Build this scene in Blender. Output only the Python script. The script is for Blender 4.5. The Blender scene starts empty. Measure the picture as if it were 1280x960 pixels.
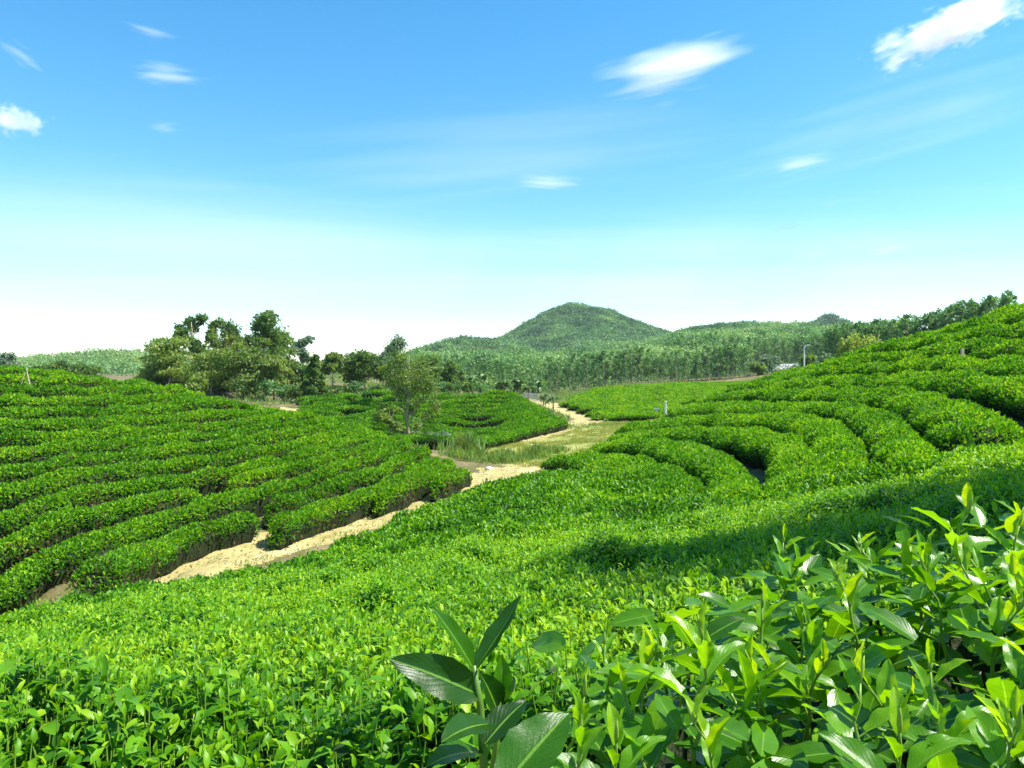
import bpy, math, numpy as np
from mathutils import Vector
R = math.radians
rng = np.random.default_rng(11)
C = bpy.context.scene.collection
sc = bpy.context.scene

# ------------------------------------------------------------------ camera, sky, sun, exposure
FPX = 967.0
PITCH = math.atan(10 / FPX)
cam = bpy.data.cameras.new('camera'); camo = bpy.data.objects.new('camera', cam); C.objects.link(camo)
cam.sensor_width = 36; cam.lens = 36 * FPX / 1280; cam.clip_start = 0.02; cam.clip_end = 30000
camo.location = (0, 0, 0); camo.rotation_euler = (R(90) - PITCH, 0, 0)
sc.camera = camo

SUN_AZ, SUN_EL = 97.0, 57.0          # azimuth to the right of the viewing direction
sdir = Vector((math.sin(R(SUN_AZ)) * math.cos(R(SUN_EL)), math.cos(R(SUN_AZ)) * math.cos(R(SUN_EL)), math.sin(R(SUN_EL))))
w = bpy.data.worlds.new('World'); sc.world = w; w.use_nodes = True
nt = w.node_tree; nt.nodes.clear()
wo = nt.nodes.new('ShaderNodeOutputWorld'); bg = nt.nodes.new('ShaderNodeBackground')
sky = nt.nodes.new('ShaderNodeTexSky'); sky.sky_type = 'NISHITA'; sky.sun_disc = False
sky.sun_elevation = R(SUN_EL); sky.sun_rotation = R(SUN_AZ); sky.altitude = 100
sky.air_density = 1.0; sky.dust_density = 0.35; sky.ozone_density = 2.2
hs = nt.nodes.new('ShaderNodeHueSaturation'); hs.inputs['Hue'].default_value = 0.488; hs.inputs['Saturation'].default_value = 1.36; hs.inputs['Value'].default_value = 1.0
nt.links.new(sky.outputs[0], hs.inputs['Color'])
nt.links.new(hs.outputs[0], bg.inputs[0]); bg.inputs[1].default_value = 0.122
nt.links.new(bg.outputs[0], wo.inputs[0])

sl = bpy.data.lights.new('sun', 'SUN'); slo = bpy.data.objects.new('sun', sl); C.objects.link(slo)
sl.energy = 5.0; sl.angle = R(0.5); sl.color = (1.0, 0.95, 0.86)
slo.rotation_euler = sdir.to_track_quat('Z', 'Y').to_euler(); slo.location = (30, 0, 60)

sc.view_settings.view_transform = 'Standard'; sc.view_settings.look = 'None'
sc.view_settings.exposure = 1.04; sc.view_settings.gamma = 1.0
sc.cycles.max_bounces = 6; sc.cycles.transparent_max_bounces = 8
sc.cycles.volume_bounces = 4

# ------------------------------------------------------------------ helpers
def P(px, py, d):
    """point seen at pixel (px, py) of the 1280x960 photo at forward distance d"""
    u = (px - 640) / FPX; v = -(py - 480) / FPX
    y = math.cos(PITCH) + v * math.sin(PITCH); z = -math.sin(PITCH) + v * math.cos(PITCH)
    return np.array((u / y * d, d, z / y * d))

def tag(o, label=None, cat=None, group=None, kind=None):
    if label: o['label'] = label
    if cat: o['category'] = cat
    if group: o['group'] = group
    if kind: o['kind'] = kind
    return o

def empty(name, loc, rz=0.0):
    o = bpy.data.objects.new(name, None); C.objects.link(o)
    o.location = tuple(float(c) for c in loc); o.rotation_euler = (0, 0, rz); o.empty_display_size = 0.2
    return o

class Acc:
    """collects triangles and quads into one mesh"""
    def __init__(s): s.v = []; s.f3 = []; s.f4 = []; s.t = []; s.uv = []; s.n = 0
    def add(s, v, f3=None, f4=None, tint=0.5, uv=None):
        v = np.asarray(v, float).reshape(-1, 3)
        s.v.append(v)
        s.t.append(np.full(len(v), tint, np.float32) if np.isscalar(tint) else np.asarray(tint, np.float32))
        s.uv.append(np.zeros((len(v), 2), np.float32) if uv is None else np.asarray(uv, np.float32))
        if f3 is not None and len(f3): s.f3.append(np.asarray(f3, np.int64).reshape(-1, 3) + s.n)
        if f4 is not None and len(f4): s.f4.append(np.asarray(f4, np.int64).reshape(-1, 4) + s.n)
        s.n += len(v)
    def mesh(s, name, mat, smooth=False):
        me = bpy.data.meshes.new(name)
        V = np.concatenate(s.v) if s.v else np.zeros((0, 3))
        T = np.concatenate(s.f3) if s.f3 else np.zeros((0, 3), np.int64)
        Q = np.concatenate(s.f4) if s.f4 else np.zeros((0, 4), np.int64)
        me.vertices.add(len(V)); me.vertices.foreach_set('co', V.astype(np.float32).ravel())
        loops = np.concatenate([T.ravel(), Q.ravel()]).astype(np.int32)
        me.loops.add(len(loops)); me.loops.foreach_set('vertex_index', loops)
        tot = np.concatenate([np.full(len(T), 3, np.int32), np.full(len(Q), 4, np.int32)])
        st = np.concatenate([[0], np.cumsum(tot)[:-1]]).astype(np.int32) if len(tot) else np.zeros(0, np.int32)
        me.polygons.add(len(tot)); me.polygons.foreach_set('loop_start', st)
        me.polygons.foreach_set('use_smooth', np.full(len(tot), smooth, bool))
        me.update(calc_edges=True)
        a = me.attributes.new('tint', 'FLOAT', 'POINT'); a.data.foreach_set('value', np.concatenate(s.t) if s.t else np.zeros(0, np.float32))
        U = np.concatenate(s.uv)[loops] if s.uv else np.zeros((0, 2), np.float32)
        ul = me.uv_layers.new(name='UVMap'); ul.data.foreach_set('uv', U.astype(np.float32).ravel())
        me.materials.append(mat)
        me.validate()
        return me
    def build(s, name, mat, parent=None, smooth=False, loc=None):
        if loc is not None:
            s.v = [v - np.asarray(loc) for v in s.v]
        me = s.mesh(name, mat, smooth)
        o = bpy.data.objects.new(name, me); C.objects.link(o)
        if parent is not None: o.parent = parent
        elif loc is not None: o.location = tuple(float(c) for c in loc)
        return o

def nrm(v): return v / np.maximum(np.linalg.norm(v, axis=-1, keepdims=True), 1e-9)

def add_leaves(acc, Pn, D, N, L, W, tint, kind=0, fold=0.22, droop=0.12):
    """one small folded leaf per row of Pn"""
    n = len(Pn)
    if n == 0: return
    D = nrm(D); S = nrm(np.cross(D, N)); N = np.cross(S, D)
    L = np.broadcast_to(np.asarray(L, float), (n,))[:, None]; W = np.broadcast_to(np.asarray(W, float), (n,))[:, None]
    tint = np.broadcast_to(np.asarray(tint, float), (n,))
    base = np.arange(n)[:, None]
    if kind == 0:
        v = np.stack([Pn, Pn + D * .45 * L - S * .5 * W + N * fold * W, Pn + D * L - N * droop * L, Pn + D * .45 * L + S * .5 * W + N * fold * W], 1)
        f = np.stack([base * 4 + np.array([[0, 1, 2]]), base * 4 + np.array([[0, 2, 3]])], 1)
        acc.add(v.reshape(-1, 3), f3=f.reshape(-1, 3), tint=np.repeat(tint, 4))
    else:
        def row(t, wd, lift): 
            m = Pn + D * t * L + N * lift * L
            return m - S * wd * W + N * fold * wd * 1.3 * W, m, m + S * wd * W + N * fold * wd * 1.3 * W
        a = row(.28, .42, .05); b = row(.66, .40, .02)
        v = np.stack([Pn, a[0], a[1], a[2], b[0], b[1], b[2], Pn + D * L - N * droop * L], 1)
        f3 = np.array([[0, 1, 2], [0, 2, 3], [4, 7, 5], [5, 7, 6]]); f4 = np.array([[1, 4, 5, 2], [2, 5, 6, 3]])
        b8 = np.arange(n)[:, None, None] * 8
        uv = np.tile(np.array([[.5, 0], [.05, .28], [.5, .28], [.95, .28], [.05, .66], [.5, .66], [.95, .66], [.5, 1]]), (n, 1))
        acc.add(v.reshape(-1, 3), f3=(b8 + f3).reshape(-1, 3), f4=(b8 + f4).reshape(-1, 4), tint=np.repeat(tint, 8), uv=uv)

def add_tube(acc, pts, rad, seg=6, tint=0.5, cap=True):
    pts = np.asarray(pts, float); rad = np.broadcast_to(np.asarray(rad, float), (len(pts),))
    T = nrm(np.gradient(pts, axis=0)); ref = np.array([0.31, 0.95, 0.05])
    A = nrm(np.cross(T, ref)); B = np.cross(T, A)
    an = np.linspace(0, 2 * np.pi, seg, endpoint=False)
    v = pts[:, None] + rad[:, None, None] * (np.cos(an)[None, :, None] * A[:, None] + np.sin(an)[None, :, None] * B[:, None])
    f = []
    m = len(pts)
    for i in range(m - 1):
        for j in range(seg):
            k = (j + 1) % seg
            f.append((i * seg + j, i * seg + k, (i + 1) * seg + k, (i + 1) * seg + j))
    v = v.reshape(-1, 3); f3 = []
    if cap:
        v = np.vstack([v, pts[:1], pts[-1:]]); c0, c1 = m * seg, m * seg + 1
        for j in range(seg):
            k = (j + 1) % seg
            f3 += [(c0, k, j), (c1, (m - 1) * seg + j, (m - 1) * seg + k)]
    acc.add(v, f3=f3, f4=f, tint=tint)

def add_box(acc, c, s, rz=0.0, tint=0.5):
    c = np.asarray(c, float); s = np.asarray(s, float) / 2
    q = np.array([(-1, -1, -1), (1, -1, -1), (1, 1, -1), (-1, 1, -1), (-1, -1, 1), (1, -1, 1), (1, 1, 1), (-1, 1, 1)], float) * s
    cr, sr = math.cos(rz), math.sin(rz)
    q = np.stack([q[:, 0] * cr - q[:, 1] * sr, q[:, 0] * sr + q[:, 1] * cr, q[:, 2]], 1)
    acc.add(q + c, f4=[(0, 3, 2, 1), (4, 5, 6, 7), (0, 1, 5, 4), (1, 2, 6, 5), (2, 3, 7, 6), (3, 0, 4, 7)], tint=tint)

class Noise1:
    def __init__(s, lam, seed):
        g = np.random.default_rng(seed); s.k = 2 * np.pi / (lam * g.uniform(.6, 1.8, 7)); s.p = g.uniform(0, 6.28, 7)
    def __call__(s, x): return np.sin(np.asarray(x)[..., None] * s.k + s.p).sum(-1) / 3.0
class Noise2:
    def __init__(s, lam, seed, n=14):
        g = np.random.default_rng(seed); a = g.uniform(0, 6.28, n); k = 2 * np.pi / (lam * g.uniform(.6, 1.7, n))
        s.kx, s.ky, s.p = np.cos(a) * k, np.sin(a) * k, g.uniform(0, 6.28, n); s.n = n
    def __call__(s, x, y): return np.sin(np.asarray(x)[..., None] * s.kx + np.asarray(y)[..., None] * s.ky + s.p).sum(-1) / math.sqrt(s.n / 2)

def resample(pts, step):
    pts = np.asarray(pts, float)
    # smooth by Catmull-Rom
    q = np.vstack([2 * pts[0] - pts[1], pts, 2 * pts[-1] - pts[-2]]); out = []
    for i in range(1, len(q) - 2):
        t = np.linspace(0, 1, 24, endpoint=False)[:, None]
        a, b, c, d = q[i - 1], q[i], q[i + 1], q[i + 2]
        out.append(.5 * (2 * b + (c - a) * t + (2 * a - 5 * b + 4 * c - d) * t ** 2 + (3 * b - a - 3 * c + d) * t ** 3))
    out = np.vstack(out + [pts[-1:]])
    s = np.concatenate([[0], np.cumsum(np.linalg.norm(np.diff(out, axis=0), axis=1))])
    m = max(3, int(s[-1] / step) + 1); ss = np.linspace(0, s[-1], m)
    return np.stack([np.interp(ss, s, out[:, k]) for k in range(out.shape[1])], 1), ss

def seg_dist(x, y, poly, closed=False):
    poly = np.asarray(poly, float)[:, :2]
    if closed: poly = np.vstack([poly, poly[:1]])
    best = np.full(np.shape(x), 1e9); pos = np.zeros(np.shape(x))
    for i in range(len(poly) - 1):
        a, b = poly[i], poly[i + 1]; d = b - a; L2 = max(d @ d, 1e-9)
        t = np.clip(((x - a[0]) * d[0] + (y - a[1]) * d[1]) / L2, 0, 1)
        e = np.hypot(x - a[0] - t * d[0], y - a[1] - t * d[1])
        m = e < best; best = np.where(m, e, best); pos = np.where(m, i + t, pos)
    return best, pos

def inside(x, y, poly):
    poly = np.asarray(poly, float)[:, :2]; r = np.zeros(np.shape(x), bool); j = len(poly) - 1
    for i in range(len(poly)):
        xi, yi = poly[i]; xj, yj = poly[j]
        c = ((yi > y) != (yj > y)) & (x < (xj - xi) * (y - yi) / (yj - yi + 1e-12) + xi)
        r ^= c; j = i
    return r

# ------------------------------------------------------------------ materials
def ramp(nt, stops, fac=None):
    n = nt.nodes.new('ShaderNodeValToRGB'); e = n.color_ramp.elements
    while len(e) < len(stops): e.new(0.5)
    for k, (p, c) in enumerate(stops): e[k].position = p; e[k].color = (*c, 1)
    if fac is not None: nt.links.new(fac, n.inputs[0])
    return n

def leaf_mat(name, stops, trans=0.45, tmul=(1.5, 1.35, 0.6), rough=0.38, spec=0.5, veins=False):
    m = bpy.data.materials.new(name); m.use_nodes = True; nt = m.node_tree; nt.nodes.clear()
    out = nt.nodes.new('ShaderNodeOutputMaterial'); pb = nt.nodes.new('ShaderNodeBsdfPrincipled')
    at = nt.nodes.new('ShaderNodeAttribute'); at.attribute_name = 'tint'
    r = ramp(nt, stops, at.outputs['Fac']); col = r.outputs[0]
    if veins:
        uv = nt.nodes.new('ShaderNodeUVMap'); sp = nt.nodes.new('ShaderNodeSeparateXYZ'); nt.links.new(uv.outputs[0], sp.inputs[0])
        def M(op, a, b=None, c=None):
            n = nt.nodes.new('ShaderNodeMath'); n.operation = op
            for i, q in enumerate((a, b, c)):
                if q is None: continue
                if isinstance(q, (int, float)): n.inputs[i].default_value = q
                else: nt.links.new(q, n.inputs[i])
            return n.outputs[0]
        u = M('ABSOLUTE', M('SUBTRACT', sp.outputs[0], 0.5))
        mid = M('LESS_THAN', u, 0.03)
        ph = M('SUBTRACT', M('MULTIPLY', sp.outputs[1], 9.0), M('MULTIPLY', u, 7.0))
        side = M('POWER', M('ABSOLUTE', M('SUBTRACT', M('FRACT', ph), 0.5)), 2.0)
        sv = M('GREATER_THAN', side, 0.2)
        vf = M('MAXIMUM', M('MULTIPLY', mid, 0.75), M('MULTIPLY', sv, 0.05))
        mx = nt.nodes.new('ShaderNodeMixRGB'); nt.links.new(vf, mx.inputs[0]); nt.links.new(col, mx.inputs[1])
        mx.inputs[2].default_value = (0.22, 0.42, 0.06, 1); 
        nz = nt.nodes.new('ShaderNodeTexNoise'); nz.inputs['Scale'].default_value = 75; nz.inputs['Detail'].default_value = 6; nz.inputs['Roughness'].default_value = .7
        mx2 = nt.nodes.new('ShaderNodeMixRGB'); mx2.blend_type = 'MULTIPLY'; mx2.inputs[0].default_value = 0.75
        rr = ramp(nt, [(0.28, (.62, .66, .5)), (0.5, (.95, .97, .9)), (0.72, (1.18, 1.1, 1.1))], nz.outputs[0])
        nt.links.new(mx.outputs[0], mx2.inputs[1]); nt.links.new(rr.outputs[0], mx2.inputs[2]); col = mx2.outputs[0]
        bp = nt.nodes.new('ShaderNodeBump'); bp.inputs['Strength'].default_value = 0.25; bp.inputs['Distance'].default_value = 0.0015
        hh = M('ADD', M('MULTIPLY', side, 1.0), M('MULTIPLY', nz.outputs[0], 0.6)); nt.links.new(hh, bp.inputs['Height'])
        nt.links.new(bp.outputs[0], pb.inputs['Normal'])
    nt.links.new(col, pb.inputs['Base Color']); pb.inputs['Roughness'].default_value = rough
    pb.inputs['Specular IOR Level'].default_value = spec
    tr = nt.nodes.new('ShaderNodeBsdfTranslucent'); mu = nt.nodes.new('ShaderNodeMixRGB'); mu.blend_type = 'MULTIPLY'; mu.inputs[0].default_value = 1
    nt.links.new(col, mu.inputs[1]); mu.inputs[2].default_value = (*tmul, 1); nt.links.new(mu.outputs[0], tr.inputs[0])
    mi = nt.nodes.new('ShaderNodeMixShader'); mi.inputs[0].default_value = trans
    nt.links.new(pb.outputs[0], mi.inputs[1]); nt.links.new(tr.outputs[0], mi.inputs[2]); nt.links.new(mi.outputs[0], out.inputs[0])
    return m

def noise_mat(name, stops, scale=1.0, rough=0.9, bump=0.3, detail=8, dist=0.05, coord='Object', spec=0.2):
    m = bpy.data.materials.new(name); m.use_nodes = True; nt = m.node_tree; pb = nt.nodes['Principled BSDF']
    tc = nt.nodes.new('ShaderNodeTexCoord'); nz = nt.nodes.new('ShaderNodeTexNoise')
    nz.inputs['Scale'].default_value = scale; nz.inputs['Detail'].default_value = detail; nz.inputs['Roughness'].default_value = 0.65
    nt.links.new(tc.outputs[coord], nz.inputs['Vector'])
    r = ramp(nt, stops, nz.outputs[0]); nt.links.new(r.outputs[0], pb.inputs['Base Color'])
    pb.inputs['Roughness'].default_value = rough; pb.inputs['Specular IOR Level'].default_value = spec
    if bump:
        n2 = nt.nodes.new('ShaderNodeTexNoise'); n2.inputs['Scale'].default_value = scale * 9; n2.inputs['Detail'].default_value = 6
        nt.links.new(tc.outputs[coord], n2.inputs['Vector'])
        b = nt.nodes.new('ShaderNodeBump'); b.inputs['Strength'].default_value = bump; b.inputs['Distance'].default_value = dist
        nt.links.new(n2.outputs[0], b.inputs['Height']); nt.links.new(b.outputs[0], pb.inputs['Normal'])
    return m

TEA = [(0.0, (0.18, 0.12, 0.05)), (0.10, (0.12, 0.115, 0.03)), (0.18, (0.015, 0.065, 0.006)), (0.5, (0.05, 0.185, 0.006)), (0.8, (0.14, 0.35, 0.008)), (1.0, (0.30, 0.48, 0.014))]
M_tea = leaf_mat('tea_leaf', TEA, trans=0.40, tmul=(1.5, 1.4, .5), rough=0.5, spec=.22)
M_teanear = leaf_mat('tea_leaf_near', TEA, trans=0.42, tmul=(1.5, 1.4, .5), rough=0.42, spec=.28)
M_shoot = leaf_mat('tea_shoot_leaf', TEA, trans=0.50, tmul=(1.9, 1.55, .35), rough=0.30, spec=0.45, veins=True)
M_stem = leaf_mat('tea_stem', [(0, (.10, .07, .03)), (0.5, (0.10, 0.22, 0.02)), (1, (0.28, 0.42, 0.05))], trans=0.15, rough=0.4)
M_wood = noise_mat('tea_wood', [(0.3, (.035, .028, .018)), (0.7, (.11, .085, .055))], scale=6, bump=0.4)
M_core = noise_mat('tea_shade_core', [(0.3, (.010, .018, .006)), (0.7, (.035, .045, .014))], scale=7, bump=0.6)  # dark hull colour with the shade of the leaf gaps put in
GREENS = [(0.0, (0.28, 0.19, 0.05)), (0.2, (0.03, 0.085, 0.018)), (0.5, (0.10, 0.20, 0.03)), (0.8, (0.22, 0.31, 0.05)), (1.0, (0.33, 0.41, 0.09))]
M_tree = leaf_mat('tree_leaf', GREENS, trans=0.45, tmul=(1.3, 1.3, .6), rough=0.5)
M_pale = leaf_mat('pale_tree_leaf', [(0, (.06, .12, .07)), (0.5, (.13, .22, .12)), (1, (.26, .34, .18))], trans=0.4, tmul=(1.2, 1.2, .8), rough=0.5)
M_acacia = leaf_mat('acacia_leaf', [(0, (.03, .10, .03)), (0.5, (.12, .265, .075)), (1, (.28, .41, .13))], trans=0.35, tmul=(1.2, 1.3, .7), rough=0.5)
M_palm = leaf_mat('palm_frond', [(0, (.20, .16, .07)), (0.25, (.07, .15, .04)), (.6, (.11, .24, .06)), (1, (.26, .38, .11))], trans=0.25, tmul=(1.0, 1.3, .7), rough=0.4)
M_grassblade = leaf_mat('grass_blade', [(0, (.44, .38, .12)), (0.5, (.33, .37, .08)), (1, (.17, .30, .05))], trans=0.4, tmul=(1.2, 1.2, .8), rough=0.6, spec=.2)
M_reed = leaf_mat('reed_blade', [(0, (.32, .30, .12)), (0.5, (.16, .29, .07)), (1, (.28, .42, .10))], trans=0.4, rough=0.5)
M_bark = noise_mat('pale_bark', [(0.3, (.20, .16, .11)), (0.7, (.48, .42, .33))], scale=5, bump=0.5)
M_barkd = noise_mat('dark_bark', [(0.3, (.07, .055, .04)), (0.7, (.22, .18, .13))], scale=4, bump=0.5)
M_ground = noise_mat('soil_ground', [(0.25, (.055, .075, .02)), (0.5, (.14, .12, .05)), (0.75, (.30, .22, .12))], scale=0.35, bump=0.5)
M_sand = noise_mat('sandy_path', [(0.25, (.20, .20, .06)), (0.42, (.34, .29, .11)), (0.6, (.41, .34, .15)), (0.75, (.50, .44, .25))], scale=0.9, bump=0.6, dist=0.04)
M_meadow = noise_mat('meadow_soil', [(0.25, (.15, .20, .04)), (0.5, (.27, .28, .07)), (0.75, (.40, .36, .14))], scale=0.35, bump=0.5)
M_hill = noise_mat('hill_soil', [(0.3, (.03, .055, .02)), (0.6, (.07, .10, .035)), (0.8, (.16, .15, .07))], scale=0.02, bump=0)

# ------------------------------------------------------------------ terrain
TEAH = 0.6
ctl = []
def g(px, py, d, lift=0.0):
    p = P(px, py, d); ctl.append((p[0], p[1], p[2] - lift))
def gz(x, y, z): ctl.append((x, y, z))
# left hill, tops of the rows
for px, rows in {0: [(738, 14.5), (684, 15.8), (650, 17.2), (616, 18.7), (590, 20.2), (566, 21.8), (548, 23.4), (532, 25), (516, 26.7), (501, 28.5), (487, 30.3), (473, 32.1), (462, 34)],
                 200: [(683, 16.7), (650, 18), (622, 19.4), (603, 20.8), (583, 22.3), (563, 23.8), (549, 25.3), (537, 27), (524, 28.7), (512, 30.5), (499, 32.4), (486, 34.3)],
                 400: [(636, 20.7), (613, 22.1), (592, 23.4), (577, 24.8), (563, 26.3), (550, 27.9), (538, 29.5), (530, 31), (522, 32.5)]}.items():
    for py, d in rows: g(px, py, d, TEAH)
for a in [(-150, 740, 15.5), (-150, 600, 20), (-150, 520, 27), (-150, 450, 36), (560, 596, 25), (550, 578, 28), (510, 553, 31.5), (440, 534, 34)]: g(*a, TEAH)
gz(-34, 46, -0.8); gz(-24, 48, -1.6); gz(-16, 46, -2.6); gz(-9, 42, -3.6); gz(-40, 60, -2.2); gz(-60, 40, 1.2)
# path in the valley
NEARPATH = [(110, 748, 13.6), (170, 732, 14.7), (230, 715, 16), (300, 690, 17.6), (400, 663, 20), (470, 640, 22.4), (560, 612, 26), (620, 593, 29), (655, 583, 31.5)]
for a in NEARPATH: g(*a)
# near field canopy
NEAREDGE = [(-260, 800, 9.5), (-100, 785, 9), (0, 770, 9), (130, 738, 9.6), (230, 722, 10.3), (330, 705, 11.5), (440, 672, 14), (470, 655, 15.8), (540, 625, 19), (620, 600, 24), (660, 586, 26.5)]
for a in NEAREDGE: g(*a, 0.65)
for a in [(100, 900, 2.3), (100, 820, 4.3), (350, 900, 2.2), (350, 780, 5.2), (350, 740, 7.2), (640, 800, 3.5), (640, 700, 7.5), (640, 640, 12.5), (640, 605, 18), (900, 610, 13), (900, 680, 6.6), (760, 620, 13.5),
          (1100, 575, 11), (1200, 600, 7), (1250, 650, 4.5), (1280, 540, 11)]: g(*a, 0.62)
# right hill canopy
for a in [(1280, 386, 28), (1280, 420, 23.5), (1280, 450, 20), (1280, 490, 16), (1100, 433, 36), (1100, 470, 29), (1100, 510, 21), (1000, 466, 43), (1000, 490, 33), (1000, 520, 23), (930, 500, 34), (930, 545, 21), (850, 540, 26),
          (760, 572, 25.5), (700, 576, 27.5), (790, 537, 33), (860, 514, 37), (940, 480, 44), (1500, 360, 26), (1500, 480, 14), (1700, 380, 20)]: g(*a, 0.62)
gz(26, 46, 0.6); gz(20, 60, -1.0); gz(40, 45, 3.0); gz(45, 70, 2.0)
# meadow, middle hill, flat field
for a in [(600, 570, 37), (660, 560, 41), (720, 545, 48), (760, 524, 62), (830, 523, 63), (740, 524, 66), (700, 512, 88), (650, 498, 125), (510, 558, 46), (560, 556, 44)]: g(*a)
for k in range(0, 11, 2):
    for px, y0, dy in [(380, 499, 3.6), (470, 491, 5.0), (560, 491.5, 5.9), (630, 491, 5.4)]:
        g(px, y0 + dy * k, 68 - 2.2 * k + (4 if px == 380 else 0), 0.5)
gz(-5, 78, -2.0); gz(-22, 90, -2.8); gz(-12, 100, -3.2)
for a in [(770, 522, 64), (830, 515, 66), (720, 518, 72), (760, 500, 86), (830, 500, 88), (900, 505, 74), (760, 487, 112), (830, 482, 130), (930, 476, 140), (900, 490, 96)]: g(*a, 0.5)
# further away
for a in [(800, 478, 165), (900, 474, 170), (700, 492, 150), (560, 488, 150), (400, 482, 110), (450, 475, 140), (200, 482, 105), (0, 476, 120), (950, 466, 190), (985, 463, 230), (1040, 460, 160), (1150, 455, 115), (1240, 440, 105),
          (-200, 470, 150), (650, 470, 260), (800, 468, 270), (560, 470, 260), (930, 458, 270), (1000, 452, 300), (860, 448, 330), (650, 458, 360), (1100, 440, 300), (300, 470, 260), (100, 468, 300),
          (700, 460, 480), (560, 462, 480), (880, 438, 450), (960, 432, 470), (1050, 430, 450), (300, 466, 480), (0, 460, 480)]: g(*a)
for a in [(0, 0, -1.5), (1, 1.2, -1.25), (0.2, .6, -1.4), (3, 0, -.9), (-3, 0, -1.9), (0, -10, -.8), (10, -6, 1.2), (-10, -5, -3.2), (0, -60, 1), (70, -30, 8), (-70, -30, -4), (60, 20, 6), (110, 40, 9), (-110, 40, 0), (0, -400, 4), (400, 0, 14),
          (-400, 0, 4), (400, 400, 18), (-400, 400, 6), (0, 1500, 22), (1500, 0, 20), (-1500, 0, 12), (0, -1500, 10), (900, 1000, 24), (-900, 1000, 14), (0, 4500, 22), (4500, 0, 20), (-4500, 0, 15), (0, -4500, 15)]: gz(*a)
ctl = np.array(ctl, float)
def warp(x, y):
    r = np.hypot(x, y); k = np.log1p(r / 4.0) / np.maximum(r, 1e-6)
    return x * k, y * k
QX, QY = warp(ctl[:, 0], ctl[:, 1])
def tps(r2): return 0.5 * r2 * np.log(r2 + 1e-12)
nC = len(ctl)
A = np.zeros((nC + 3, nC + 3)); d2 = (QX[:, None] - QX) ** 2 + (QY[:, None] - QY) ** 2
A[:nC, :nC] = tps(d2) + np.eye(nC) * 0.0025
A[:nC, nC:] = np.stack([np.ones(nC), QX, QY], 1); A[nC:, :nC] = A[:nC, nC:].T
sol = np.linalg.solve(A, np.concatenate([ctl[:, 2], [0, 0, 0]]))
GN, GE = 760, 7.4
gq = np.linspace(-GE, GE, GN); gx, gy = np.meshgrid(gq, gq, indexing='xy')
HG = np.zeros(GN * GN); fx, fy = gx.ravel(), gy.ravel()
for s0 in range(0, GN * GN, 60000):
    a, b = fx[s0:s0 + 60000], fy[s0:s0 + 60000]
    HG[s0:s0 + 60000] = tps((a[:, None] - QX) ** 2 + (b[:, None] - QY) ** 2) @ sol[:nC] + sol[nC] + sol[nC + 1] * a + sol[nC + 2] * b
HG = HG.reshape(GN, GN)
def H(x, y):
    qx, qy = warp(np.asarray(x, float), np.asarray(y, float))
    i = (qx + GE) / (2 * GE) * (GN - 1); j = (qy + GE) / (2 * GE) * (GN - 1)
    i = np.clip(i, 0, GN - 1.001); j = np.clip(j, 0, GN - 1.001); i0 = i.astype(int); j0 = j.astype(int); u = i - i0; v = j - j0
    return (HG[j0, i0] * (1 - u) + HG[j0, i0 + 1] * u) * (1 - v) + (HG[j0 + 1, i0] * (1 - u) + HG[j0 + 1, i0 + 1] * u) * v
def hit(px, py, lift, dmin, dmax):
    d = np.linspace(dmin, dmax, 600); u = P(px, py, 1.0)
    e = u[2] * d - (H(u[0] * d, d) + lift); k = np.where(e < 0)[0]
    i = k[0] if len(k) else int(np.argmin(e))
    return np.array((u[0] * d[i], d[i]))
def at(px, py, d):
    p = P(px, py, d); return np.array((p[0], d, float(H(p[0], d))))

FARPATH = [(648, 498, 125), (690, 510, 92), (722, 518, 74), (742, 525, 64), (735, 533, 57), (690, 544, 51), (640, 550, 47), (585, 554, 45), (545, 560, 44)]
SPUR = [(742, 525, 64), (785, 526, 60), (835, 524, 61)]
MEADOW = [(555, 560, 42.5), (640, 552, 45.5), (700, 544, 50), (735, 533, 56), (770, 527, 59), (850, 527, 58), (850, 548, 40), (760, 562, 33), (700, 575, 31), (660, 584, 31), (590, 574, 34)]
pl = lambda q: np.array([P(*a)[:2] for a in q])
NP_, FP_, SP_, MD_ = pl(NEARPATH), pl(FARPATH), pl(SPUR), pl(MEADOW)
PATCH = [(372, 517, 68), (432, 524, 58), (455, 505, 66), (440, 490, 72), (545, 490, 70), (585, 492, 69), (590, 531, 53), (605, 535, 52), (470, 490, 72), (350, 520, 68), (500, 491, 71)]
PA_ = pl(PATCH)
nA, nB = Noise2(0.9, 3), Noise2(3.0, 4)

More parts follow.
